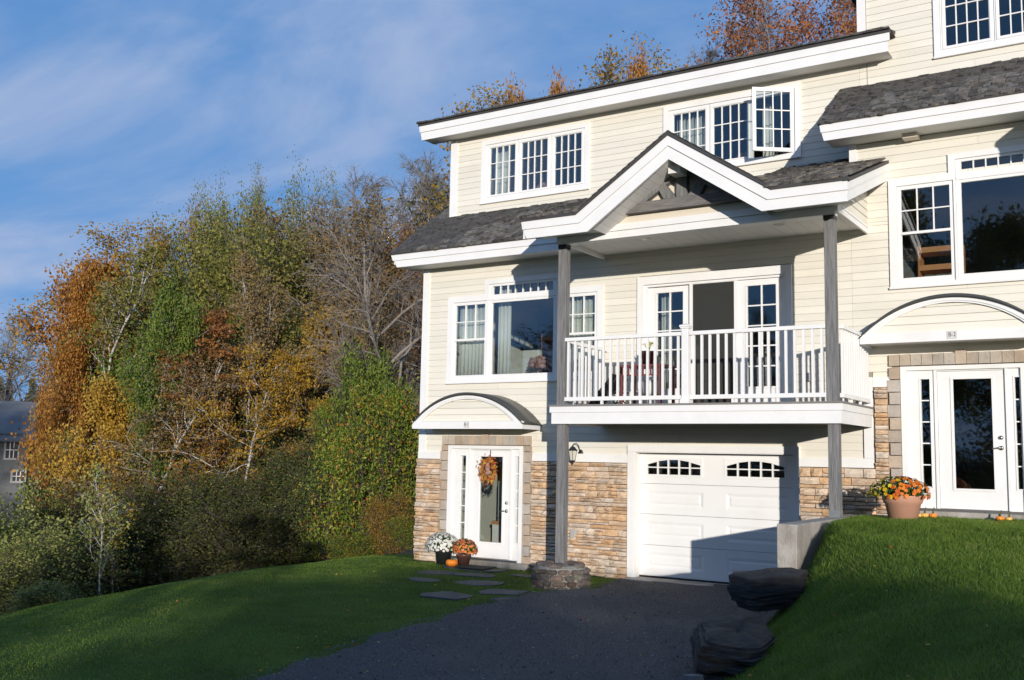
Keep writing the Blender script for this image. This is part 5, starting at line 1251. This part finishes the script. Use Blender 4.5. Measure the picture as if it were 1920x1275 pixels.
species('poplar', 28000, 0.110, 0.30, 0.75, seed=21, H=13, R=3.6, base=0.34, n1=30, n2=7, n3=3, up1=0.25, trunk_r=0.15, shape='broom', forks=2)
species('spreading', 32000, 0.125, 0.32, 0.65, seed=22, H=11, R=4.0, base=0.22, n1=30, n2=7, n3=3, up1=0.15, trunk_r=0.2, shape='broom')
species('leafy', 20000, 0.12, 0.22, 0.55, seed=6, H=11, R=3.0, base=0.12, n1=34, n2=6, n3=3, up1=0.25, trunk_r=0.15, droop=0.3)
species('layered', 12000, 0.11, 0.17, 0.6, flat=0.75, seed=7, H=9, R=3.4, base=0.15, n1=17, n2=9, n3=4, up1=0.05, trunk_r=0.10)
species('sparse', 4200, 0.12, 0.16, 0.7, seed=8, H=13, R=3.6, base=0.22, n1=28, n2=9, n3=6, up1=0.7, trunk_r=0.17, twig=0.010)
species('bare', 0, seed=9, H=14, R=3.8, base=0.20, n1=30, n2=12, n3=9, up1=0.8, trunk_r=0.20, twig=0.009, r1=0.5)
species('bare_b', 350, 0.12, 0.1, 0.7, seed=10, H=14, R=3.4, base=0.30, n1=26, n2=12, n3=9, up1=0.95, trunk_r=0.17, twig=0.009, forks=2, r1=0.5)
species('gnarled', 2600, 0.10, 0.16, 0.7, seed=12, H=11, R=5.2, base=0.16, n1=15, n2=14, n3=8, up1=0.35, trunk_r=0.26, twig=0.010, r1=0.5, zig=0.26, wob=0.7, forks=2)
species('thicket', 15000, 0.115, 0.22, 0.5, seed=13, H=6, R=2.4, base=0.05, n1=30, n2=6, n3=3, up1=0.4, trunk_r=0.07, forks=3, shape='column')
species('broadleaf', 9500, 0.155, 0.20, 0.42, hang=1, seed=14, H=6.0, R=2.4, base=0.05, n1=30, n2=6, n3=3, up1=0.45, trunk_r=0.07, shape='round', droop=0.3, forks=2, zig=0.25)
species('bush', 10000, 0.075, 0.13, 0.7, seed=15, H=3.2, R=1.5, base=0.06, n1=26, n2=6, n3=3, up1=0.6, trunk_r=0.035, forks=3, twig=0.005, shape='column')
species('bush_b', 7000, 0.07, 0.12, 0.7, seed=16, H=3.4, R=1.3, base=0.10, n1=20, n2=6, n3=3, up1=0.8, trunk_r=0.03, forks=4, twig=0.005)
species('sapling', 900, 0.07, 0.10, 0.7, seed=17, H=3.6, R=0.8, base=0.35, n1=14, n2=4, n3=2, up1=0.8, trunk_r=0.028, twig=0.004)
def plant(key, name, label, cat, x, y, top, leaf, bark, R=None, rot=0.0, group=None, zb=None, parts=True):
    trunk, crown, H_, ext, c_ = TREES[key]; zb = gz(x, y)-0.05 if zb is None else zb; s_ = (top-zb)/H_; sr = (R/ext) if R else s_; x -= sr*(c_[0]*math.cos(rot)-c_[1]*math.sin(rot))*0.7; y -= sr*(c_[0]*math.sin(rot)+c_[1]*math.cos(rot))*0.7
    t = thing(name, label, cat, (x, y, zb), group); t.rotation_euler = (0, 0, rot); t.scale = (sr, sr, s_)
    for nm, me, mt in (('trunk', trunk, bark), ('crown', crown, leaf)):
        if me is None: continue
        o = bpy.data.objects.new(nm, me); COL.objects.link(o); o.parent = t
        o.material_slots[0].link = 'OBJECT'; o.material_slots[0].material = mt
    return t
def spot(px, d):
    """ground position d metres deep into the view along the column px"""
    r = CR*((px-960)/FPX) + fw; r = r - CU*0.0; return CAMLOC.x + r.x*d, CAMLOC.y + r.y*d
def tree(px, d, toppx, key, leaf, bark, name, label, Rpx=None, rot=0.0, group='autumn trees in the wood beyond the lawn', cat='tree'):
    x, y = spot(px, d); r = CR*((px-960)/FPX) - CU*((toppx-637.5)/FPX) + fw; top = CAMLOC.z + r.z*d
    return plant(key, name, label, cat, x, y, top, LM[leaf] if leaf else LM['brownish'], bark, (Rpx*d/FPX*(1.22 if d > 38 else 1.0)) if Rpx else None, rot, group)
TR = [
 (165, 44, 480, 'spreading', 'orange', B_brown, 'maple_tree', 'tall orange maple at the left end of the wood', 52, 0.3),
 (138, 41, 640, 'maple_b', 'orange', B_brown, 'maple_tree', 'lower rust brown maple half hiding the grey barn', 34, 1.9),
 (200, 34, 720, 'maple_b', 'gold', B_brown, 'maple_tree', 'bright yellow gold maple before the orange one', 66, 0.9),
 (255, 47, 395, 'oak', 'oak', B_brown, 'oak_tree', 'golden brown oak rising above the orange maple', 95, 0.5),
 (250, 42, 470, 'birch', 'olive', B_birch, 'birch_tree', 'white stemmed birch with olive brown leaves before the oak', 80, 2.6),
 (385, 47, 385, 'spreading', 'olive', B_grey, 'olive_tree', 'broad olive green tree right of the golden oak', 80, 0.2),
 (415, 54, 292, 'aspen', 'olive', B_grey, 'aspen_tree', 'thin olive aspen behind the left skyline peak', 62, 1.1),
 (520, 53, 286, 'aspen', 'olive', B_birch, 'aspen_tree', 'thin olive aspen with a pale stem behind the right skyline peak', 66, 2.3),
 (298, 33, 545, 'leafy', 'green', B_grey, 'green_tree', 'bright green narrow tree in the middle of the left wood', 62, 0.0),
 (345, 50, 378, 'spreading', 'orange', B_brown, 'oak_tree', 'orange topped tree between the oak and the aspens', 55, 1.7),
 (470, 43, 405, 'spreading', 'olive', B_grey, 'aspen_tree', 'wide olive tree below the two tallest aspens', 120, 1.4),
 (575, 45, 380, 'sparse', 'brownish', B_grey, 'thinning_tree', 'brown half bare tree right of the aspens', 95, 0.6),
 (400, 34, 570, 'layered', 'rust', B_grey, 'beech_tree', 'rust coloured beech with layered branches in mid wood', 120, 0.8),
 (480, 31, 640, 'layered', 'beech', B_birch, 'beech_tree', 'yellow layered beech beside a white birch stem', 100, 2.2),
 (600, 33, 650, 'layered', 'beech', B_grey, 'beech_tree', 'golden layered beech left of the green broadleaf bush', 90, 0.1),
 (505, 36, 470, 'birch', 'brownish', B_birch, 'birch_tree', 'slender birch with a white stem right of centre wood', 70, 0.4),
 (345, 33, 640, 'birch', 'brownish', B_birch, 'birch_tree', 'leaning white birch among dark undergrowth', 90, 3.7),
 (640, 48, 285, 'bare', None, B_grey, 'bare_tree', 'bare grey tree with fine twigs right of the aspens', 95, 0.9),
 (735, 50, 270, 'bare_b', 'rust', B_grey, 'bare_tree', 'bare forked tree in the middle of the bare group', 85, 2.0),
 (815, 46, 268, 'bare', None, B_grey, 'bare_tree', 'bare tree nearest the left gable of the house', 80, 3.6),
 (690, 42, 385, 'sparse', 'brownish', B_grey, 'thinning_tree', 'brown twiggy tree below the bare crowns', 95, 2.4),
 (760, 31, 330, 'gnarled', 'brownish', B_grey, 'gnarled_tree', 'thick gnarled bare tree close to the house corner', 150, 2.9),
 (625, 39, 520, 'gnarled', 'brownish', B_grey, 'gnarled_tree', 'second gnarled tree with long arching limbs', 140, 0.7),
 (560, 40, 560, 'sparse', 'oak', B_grey, 'thinning_tree', 'thin tree with scattered orange leaves in mid wood', 90, 4.0),
 (800, 38, 420, 'sparse', 'rust', B_brown, 'thinning_tree', 'red leaved tree just left of the roof edge', 60, 1.0),
 (880, 47, 350, 'sparse', 'olive', B_grey, 'thinning_tree', 'olive tree behind the house corner', 90, 1.5),
 (638, 27.0, 800, 'broadleaf', 'mixed', B_brown, 'broadleaf_bush', 'low green bush with orange patches at the lawn edge', 45, 0.4),
 (705, 26.0, 715, 'broadleaf', 'mixed', B_brown, 'broadleaf_bush', 'large green broadleaf bush in front of the pointed one', 58, 1.7),
 (690, 29.0, 655, 'broadleaf', 'green', B_brown, 'broadleaf_bush', 'tall pointed green bush behind the corner bushes', 55, 2.9),
 (758, 27.5, 745, 'broadleaf', 'mixed', B_brown, 'broadleaf_bush', 'bright green bush touching the house corner', 50, 4.1),
 (655, 30.5, 760, 'leafy', 'mixed', B_brown, 'broadleaf_bush', 'yellowing green bush left of the pointed one', 48, 5.1),
 (735, 25.0, 905, 'bush', 'oak', B_brown, 'orange_bush', 'small orange leaved bush low in front of the green bushes', 28, 2.1),
 (690, 25.3, 985, 'bush', 'mixed', B_brown, 'broadleaf_bush', 'lowest green bush at the lawn edge near the corner', 45, 3.1),
 (765, 25.0, 960, 'bush_b', 'mixed', B_brown, 'broadleaf_bush', 'low bush tucked against the stone corner', 30, 0.6),
 (795, 27.5, 800, 'broadleaf', 'mixed', B_brown, 'broadleaf_bush', 'green bush partly hidden by the stone corner', 55, 3.3),
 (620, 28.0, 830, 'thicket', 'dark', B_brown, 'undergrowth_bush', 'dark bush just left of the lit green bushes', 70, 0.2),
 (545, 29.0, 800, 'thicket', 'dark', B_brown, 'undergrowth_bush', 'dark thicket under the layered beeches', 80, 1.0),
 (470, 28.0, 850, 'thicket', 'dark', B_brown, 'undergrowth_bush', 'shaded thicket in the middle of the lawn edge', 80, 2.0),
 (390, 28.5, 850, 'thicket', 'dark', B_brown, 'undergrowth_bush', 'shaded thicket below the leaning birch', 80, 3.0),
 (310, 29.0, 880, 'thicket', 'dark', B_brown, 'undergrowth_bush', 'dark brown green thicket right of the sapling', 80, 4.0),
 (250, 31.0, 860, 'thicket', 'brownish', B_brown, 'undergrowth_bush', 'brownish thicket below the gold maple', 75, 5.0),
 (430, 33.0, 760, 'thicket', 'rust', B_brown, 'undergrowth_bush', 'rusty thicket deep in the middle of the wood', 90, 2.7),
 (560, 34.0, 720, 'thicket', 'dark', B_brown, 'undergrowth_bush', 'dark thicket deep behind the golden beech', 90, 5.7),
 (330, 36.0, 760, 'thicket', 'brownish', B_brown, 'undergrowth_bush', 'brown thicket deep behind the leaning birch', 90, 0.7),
 (30, 24.0, 900, 'bush', 'bush', B_brown, 'light_bush', 'pale leaved bush at the far left edge', 75, 0.0),
 (95, 23.0, 960, 'bush', 'bush', B_brown, 'light_bush', 'light green bush second from the left edge', 70, 1.2),
 (150, 25.0, 950, 'bush', 'bush', B_brown, 'light_bush', 'light green bush right of the first two', 70, 2.2),
 (15, 21.0, 1010, 'bush_b', 'bush', B_brown, 'light_bush', 'low yellow green bush in the bottom left corner', 60, 3.1),
 (75, 27.0, 880, 'bush_b', 'bush', B_brown, 'light_bush', 'taller thin bush before the grey barn', 60, 4.1),
 (190, 28.0, 900, 'bush', 'dark', B_brown, 'light_bush', 'darker green bush left of the thin sapling', 70, 5.1),
 (120, 20.5, 1075, 'bush_b', 'bush', B_brown, 'light_bush', 'small bush close to the lawn at the left', 60, 1.1),
 (212, 23.5, 870, 'sapling', 'bush', B_birch, 'sapling', 'thin pale sapling standing alone at the lawn edge', 35, 0.0),
 (232, 25.5, 900, 'sapling', 'beech', B_birch, 'sapling', 'thin sapling just right of the first one', 35, 2.0),
 (408, 50, 305, 'poplar', 'olive', B_grey, 'aspen_tree', 'dense olive crown forming the left peak of the skyline', 42, 3.9),
 (522, 50, 295, 'poplar', 'olive', B_birch, 'aspen_tree', 'dense olive crown forming the right peak of the skyline', 60, 0.9),
 (462, 51, 352, 'spreading', 'olive', B_grey, 'aspen_tree', 'olive crown in the dip between the two skyline peaks', 60, 0.4),
 (262, 46, 408, 'spreading', 'oak', B_brown, 'oak_tree', 'dense golden oak crown over the orange maple', 55, 2.2),
 (150, 43, 520, 'maple', 'orange', B_brown, 'maple_tree', 'dense orange maple crown at the outer left edge of the wood', 42, 1.3),
 (190, 45, 500, 'maple_b', 'orange', B_brown, 'maple_tree', 'orange maple crown behind the white stemmed birch', 66, 4.3),
 (300, 44, 470, 'leafy', 'olive', B_grey, 'olive_tree', 'olive tree filling the gap behind the bright green one', 95, 1.9),
 (570, 48, 365, 'spreading', 'brownish', B_grey, 'oak_tree', 'brown leaved oak behind the half bare trees', 75, 2.9),
 (670, 46, 430, 'oak', 'oak', B_grey, 'oak_tree', 'olive gold oak among the bare crowns', 90, 0.9),
 (745, 44, 455, 'maple', 'brownish', B_brown, 'maple_tree', 'brown maple behind the gnarled tree', 95, 3.9),
 (430, 40, 560, 'leafy', 'green', B_grey, 'green_tree', 'darker green tree behind the rust coloured beech', 80, 2.9),
 (370, 39, 600, 'maple_b', 'green', B_brown, 'maple_tree', 'green maple deep between the green tree and the beech', 80, 4.4),
 (500, 38, 600, 'maple', 'olive', B_brown, 'maple_tree', 'olive maple in the shade behind the yellow beech', 100, 5.2),
 (620, 37, 600, 'maple_b', 'oak', B_brown, 'maple_tree', 'golden brown maple behind the golden beech', 95, 0.4),
 (700, 36, 560, 'sparse', 'brownish', B_grey, 'thinning_tree', 'twiggy brown tree over the green broadleaf bushes', 95, 5.4),
 (590, 31, 760, 'layered', 'oak', B_grey, 'beech_tree', 'low golden beech sprays above the dark bush', 80, 3.3),
 (280, 34, 700, 'layered', 'beech', B_grey, 'beech_tree', 'yellow beech sprays right of the gold maple', 80, 4.9),
 (0, 26.0, 840, 'bush_b', 'bush', B_birch, 'light_bush', 'tall thin bush cut by the left edge', 60, 5.6),
 (5, 60, 570, 'bare', None, B_grey, 'bare_tree', 'bare tree above the barn roof at the far left', 70, 1.0),
]
for (px, d, tp_, key, leaf, bark, nm, lab, Rp, rot) in TR:
    tree(px, d, tp_, key, leaf, bark, nm, lab, Rp, rot, cat='bush' if 'bush' in nm else ('sapling' if nm == 'sapling' else 'tree'))
# trees behind the house, seen over the roofs
for (px, d, tp_, key, leaf, nm, lab, Rp, rot) in [
 (925, 44, 168, 'sparse', 'oak', 'thinning_tree', 'leftmost small orange crown over the upper roof', 90, 0.3),
 (960, 45, 158, 'maple', 'orange', 'maple_tree', 'rusty orange crown just clearing the left of the upper roof', 48, 2.3),
 (1040, 46, 150, 'maple_b', 'orange', 'maple_tree', 'rusty crown showing low over the upper roof beside the gap', 42, 0.3),
 (1198, 45, 92, 'maple', 'orange', 'maple_tree', 'rusty orange crown over the middle of the upper roof', 44, 3.3),
 (985, 46, 138, 'oak', 'oak', 'oak_tree', 'golden brown crown over the left part of the upper roof', 120, 1.3),
 (1050, 48, 150, 'sparse', 'oak', 'thinning_tree', 'brown gold crown over the upper roof left of the gap', 90, 4.3),
 (1165, 45, 92, 'sparse', 'oak', 'thinning_tree', 'small golden crown just right of the gap over the roof', 85, 1.8),
 (1225, 47, 80, 'oak', 'oak', 'oak_tree', 'golden crown over the middle of the upper roof', 95, 2.8),
 (1320, 44, 5, 'bare_b', 'red', 'bare_tree', 'bare branching tree over the upper roof', 80, 2.5),
 (1390, 46, -20, 'sparse', 'red', 'red_tree', 'thin red tree right of the bare one over the roof', 80, 5.4),
 (1470, 42, -90, 'oak', 'red', 'red_tree', 'red orange tree left of the top corner of the B-2 dormer', 130, 0.9),
 (1545, 44, -130, 'oak', 'red', 'red_tree', 'densest red orange tree beside the B-2 dormer corner', 100, 3.0),
 (1450, 48, -60, 'bare', 'red', 'bare_tree', 'bare twigs behind the red orange trees', 90, 3.6),
 (1600, 46, -120, 'sparse', 'red', 'red_tree', 'red tree mostly hidden by the B-2 dormer', 90, 5.0)]:
    r = CR*((px-960)/FPX) - CU*((tp_-637.5)/FPX) + fw; top_ = CAMLOC.z + r.z*d; x, y = spot(px, d)
    plant(key, nm, lab, 'tree', x, y, top_, LM[leaf], B_grey, Rp*d/FPX, rot, 'trees behind the townhouses')
# the wood across the way, behind the viewer: seen in the window glass, plus a low row added to shade the lower ground
r_ = random.Random(5)
LEAFW = {'rust': 'rust', 'brownish': 'brown', 'olive': 'olive', 'dark': 'dark green', 'gold': 'gold'}
def back_tree(keys, nm, lab, x, y, top, leaf, R, grp):
    plant(r_.choice(keys), nm, lab % LEAFW[leaf], 'tree', x, y, top, LM[leaf], B_brown, R, r_.uniform(0, 6), grp)
for k in range(15):
    x = -78 + k*5.8 + r_.uniform(-1.5, 1.5); y = -60 + r_.uniform(-5, 4)
    back_tree(['maple', 'oak', 'sparse', 'aspen'], 'woodland_tree', '%s tree in the tall wood across the road', x, y, r_.uniform(19, 22) if -20 < x < 2 else r_.uniform(13, 16), r_.choice(['rust', 'brownish', 'olive', 'dark']), r_.uniform(4, 5.5), 'trees across the road')
for (x, top, R) in [(-14, 4.5, 2.2), (-11, 4.2, 2.0), (-8.6, 2.7, 2.0), (-5.9, 2.7, 2.0), (-1.2, 4.3, 1.3), (0.6, 4.8, 1.5), (2.4, 4.4, 1.3), (4.4, 3.3, 1.8), (6.4, 3.4, 1.8), (8.2, 3.95, 1.8), (9.9, 4.0, 1.7), (11.5, 3.9, 1.6), (13.4, 3.3, 1.5)]:  # unseen row behind the viewer, heights and gaps shaped to shade lawn and driveway
    back_tree(['thicket', 'maple_b'] if R > 1.55 else ['birch', 'layered', 'thicket'], 'added_shade_tree', '%s small tree added out of view to shade the lawn and driveway', x, -27+r_.uniform(-0.8, 0.8), top, r_.choice(['dark', 'brownish']), R, 'small trees added out of view for shade')

# far wooded hill
hx = []; n = 26000; r9 = np.random.default_rng(77)
px_ = r9.uniform(-250, 420, n); dd = r9.uniform(120, 190, n); V0 = np.stack([CR.x*(px_-960)/FPX+fw.x, CR.y*(px_-960)/FPX+fw.y], 1)*dd[:, None] + np.array([CAMLOC.x, CAMLOC.y])
hgt = -3 + (dd-120)*0.13 + r9.uniform(0, 1, n)**0.7*(6.0+2.5*np.sin(px_*0.11)+1.5*np.sin(px_*0.31))
c = np.column_stack([V0, hgt]); v, f, tt_ = leaf_cloud(c, np.tile([0.3, -0.5, 0.5], (n, 1)), 1.3, 0.7, 0.6, np.clip(0.5+0.35*np.sin(px_*0.05)+r9.normal(0, 0.25, n), 0, 1), r9)
L_far = leaf_mat('distant_foliage', [(0, (0.03, 0.055, 0.022)), (0.5, (0.10, 0.095, 0.045)), (1, (0.17, 0.12, 0.07))])
o = add_mesh_obj('distant_wood', fast_mesh('distant_wood', v, f, tone=tt_, material=L_far), kind='stuff'); o['label'] = 'distant wooded hillside beyond the grey barn'

# grey barn down the slope
bn = thing('barn', 'grey board barn with a metal roof down the slope at the far left', 'barn', (-54, 11.5, -5))
ax = Vector((0.52, 0.854, 0)).normalized(); ay = Vector((-0.854, 0.52, 0))
O_ = Vector((-51.3, 15.5, 0)) - ax*14.0
def bpt(u, v_, z): p = O_ + ax*u + ay*v_; return (p.x, p.y, z)
def bbox(name, u0, u1, v0, v1, z0, z1, material, par=bn, holes=None):
    q = [bpt(u0, v0, z0), bpt(u1, v0, z0), bpt(u1, v1, z0), bpt(u0, v1, z0), bpt(u0, v0, z1), bpt(u1, v0, z1), bpt(u1, v1, z1), bpt(u0, v1, z1)]
    return obj(name, MB().add(q, [(0, 3, 2, 1), (4, 5, 6, 7), (0, 1, 5, 4), (1, 2, 6, 5), (2, 3, 7, 6), (3, 0, 4, 7)]), material, par)
U1 = 14.0; bbox('wall', 0, U1, 0, 7, -6.5, 2.5, M_barn); bbox('lean_to', U1+0.01, U1+1.6, 0.5, 5, -6.5, 1.3, M_barn)
q = [bpt(0, 0, 2.5), bpt(U1, 0, 2.5), bpt(U1, 7, 2.5), bpt(0, 7, 2.5), bpt(0, 3.5, 4.4), bpt(U1, 3.5, 4.4)]
obj('gable_wall', MB().add(q, [(1, 2, 5), (0, 4, 3), (0, 1, 2, 3), (0, 4, 5, 1), (3, 2, 5, 4)]), M_barn, bn)
for (va, vb, za, zb_) in ((-0.4, 3.5, 2.42, 4.58), (7.4, 3.5, 2.42, 4.58)):
    q = [bpt(-0.4, va, za), bpt(U1+0.4, va, za), bpt(U1+0.4, vb, zb_), bpt(-0.4, vb, zb_)]; q += [(x, y, z-0.12) for x, y, z in q]
    obj('roof', MB().add(q, [(0, 1, 2, 3), (7, 6, 5, 4), (0, 4, 5, 1), (1, 5, 6, 2), (2, 6, 7, 3), (3, 7, 4, 0)]), M_barnr, bn)
for k in range(34): bbox('wall_board', 0.0, U1+0.02, -0.03, -0.002, -6.4+k*0.27, -6.4+k*0.27+0.245, M_barn)
for (u, za, w_, h_) in ((13.25, 1.45, 0.55, 0.85), (13.65, 0.25, 0.55, 0.5), (10.5, 1.45, 0.55, 0.85)):
    wv = bpy.data.objects.new('window', None); COL.objects.link(wv); wv.parent = bn
    bbox('frame', u-w_/2-0.1, u+w_/2+0.1, -0.07, -0.032, za-0.1, za+h_+0.1, M_grey, wv); bbox('pane', u-w_/2, u+w_/2, -0.09, -0.072, za, za+h_, M_black, wv)
    for i in (1, 2): bbox('glazing_bar', u-w_/2+w_*i/3-0.02, u-w_/2+w_*i/3+0.02, -0.11, -0.091, za, za+h_, M_trim, wv)
    bbox('glazing_bar', u-w_/2, u+w_/2, -0.12, -0.111, za+h_/2-0.02, za+h_/2+0.02, M_trim, wv)

# ------------------------------------------------------------------ grass blades, pebbles, fallen leaves
L_grassb = leaf_mat('grass_blade', [(0, (0.075, 0.125, 0.018)), (0.5, (0.145, 0.240, 0.032)), (0.88, (0.22, 0.30, 0.05)), (1, (0.36, 0.30, 0.12))], 0.4, 0.45)
def blades(name, x, y, h, w, r, label):
    n = len(x); z = ground_z(x, y) - 0.004 + 0.015*np.sin(x*2.1+y)*np.sin(y*1.7-x*0.6)
    a = r.uniform(0, 2*np.pi, n); cl = 0.6+0.5*np.sin(x*5.1+2*np.sin(y*3.7))*np.sin(y*6.3+x)*0.5+r.uniform(0, 0.5, n); h = h*cl
    bx, by = np.cos(a)*w/2, np.sin(a)*w/2; l_ = h*r.uniform(0.1, 1.3, n); b_ = r.uniform(0, 2*np.pi, n); lx2, ly2 = np.cos(b_)*l_, np.sin(b_)*l_
    p0 = np.stack([x-bx, y-by, z], 1); p1 = np.stack([x+bx, y+by, z], 1); p2 = np.stack([x+lx2, y+ly2, z+h], 1)
    V_ = np.stack([p0, p1, p2], 1).reshape(-1, 3); F_ = np.arange(n*3).reshape(-1, 3)
    key = ((x+16)/24*240).astype(int).clip(0, 239)*300+((y+20)/24*240).astype(int).clip(0, 239)
    uq, inv = np.unique(key, return_inverse=True); val = np.array([noise.noise(Vector((q//300*0.1*0.9, q % 300*0.1*0.9, 3.0)))*0.9 + 0.7*noise.noise(Vector((q//300*0.31, q % 300*0.31, 7.0))) for q in uq.tolist()])
    pch = val[inv]; tone = np.clip(0.45+0.42*pch+r.normal(0, 0.20, n), 0, 1)
    o = add_mesh_obj(name, fast_mesh(name, V_, None, F_, tone=np.repeat(tone, 3), material=L_grassb), kind='stuff'); o['label'] = label
def in_flags(x, y):
    bad = np.zeros(len(x), bool)
    for pth in (path, path2):
        for o in pth.children:
            v = np.array([q.co[:2] for q in o.data.vertices]); c = v.mean(0); hw = (v.max(0)-v.min(0))/2
            bad |= (((x-c[0])/hw[0])**2+((y-c[1])/hw[1])**2) < 0.85
    return bad
r5 = np.random.default_rng(5)
n = 330000; y = -15.2 + 15.0*r5.uniform(0, 1, n)**0.9; x = r5.uniform(-4.4, 3.0, n); xe = np.interp(y, _xe_y, _xe_x); dep = (x*fw.x + (y+16.4)*fw.y); lat = (x*CR.x+(y+16.4)*CR.y)
k = (x > xe+0.12) & (dep > 2.2) & (lat < dep*0.54+0.5) & ((x > -3.9) | (y < -3.9)) & (y < -0.28) & ~((x < -3.5) & (y > -1.0)); k &= ~in_flags(x, y) | (r5.uniform(0, 1, n) < 0.04)
x, y, dep = x[k], y[k], dep[k]
blades('bank_grass', x, y, np.interp(dep, [2, 16], [0.048, 0.058])*1.0, np.interp(dep, [2, 16], [0.004, 0.010]), r5, 'lush unmown grass on the bank right of the driveway')
n = 200000; y = r5.uniform(-13.5, 0.2, n); x = r5.uniform(-14.2, -6.5, n); ed = drive_x(y)
k = (x < ed+0.03+np.abs(r5.normal(0, 0.10, n))*(r5.uniform(0, 1, n) < 0.5)) & ~((x > -12.9) & (y > -0.28)) & ~(in_flags(x, y) & (r5.uniform(0, 1, n) > 0.10)) & (((x+8.53)**2+(y+1.67)**2) > 0.2); x, y = x[k], y[k]
blades('lawn_grass', x, y, 0.024, 0.010, r5, 'short mown grass of the shaded lawn left of the driveway')
# pebbles on the drive
n = 16000; y = r5.uniform(-13, -0.4, n); x = drive_x(y) + r5.uniform(0, 1, n)**1.2*(np.interp(y, _xe_y, _xe_x)-drive_x(y)); s_ = r5.uniform(0.004, 0.011, n)*np.where(r5.uniform(0, 1, n) < 0.03, 2, 1)
z = ground_z(-6.5+0*x, y)+0.033+0.012*np.sin(x*1.9+y*0.7); c = np.stack([x, y, z], 1)
dirs = np.array([[1, 0, 0], [0, 1, 0], [-1, 0, 0], [0, -1, 0], [0, 0, 0.8]]); a = r5.uniform(0, 6.28, n); ca, sa = np.cos(a), np.sin(a)
V_ = []
for d in dirs: V_.append(c + np.stack([(d[0]*ca-d[1]*sa)*s_, (d[0]*sa+d[1]*ca)*s_, d[2]*s_], 1)*r5.uniform(0.7, 1.3, (n, 1)))
V_ = np.stack(V_, 1).reshape(-1, 3); b0 = (np.arange(n)*5)[:, None]; F_ = np.concatenate([b0+np.array([[0, 1, 4]]), b0+np.array([[1, 2, 4]]), b0+np.array([[2, 3, 4]]), b0+np.array([[3, 0, 4]])])
L_peb = leaf_mat('pebble_grey', [(0, (0.03, 0.03, 0.033)), (0.8, (0.11, 0.112, 0.12)), (1, (0.24, 0.24, 0.23))], 0.0, 0.8)
o = add_mesh_obj('driveway_gravel', fast_mesh('driveway_gravel', V_, None, F_, tone=np.repeat(r5.uniform(0, 1, n), 5), material=L_peb), kind='stuff'); o['label'] = 'loose grey gravel on the dark driveway'
n = 420; y = r5.uniform(-12, -0.4, n); x = r5.uniform(-13, 0.5, n); c = np.stack([x, y, ground_z(x, y)+0.04], 1); v, f, tt_ = leaf_cloud(c, np.tile([0, 0, 1.0], (n, 1)), 0.038, 0.7, 0.3)
o = add_mesh_obj('fallen_leaves', fast_mesh('fallen_leaves', v, f, tone=tt_, material=L_wr), kind='stuff'); o['label'] = 'fallen autumn leaves scattered on grass and driveway'
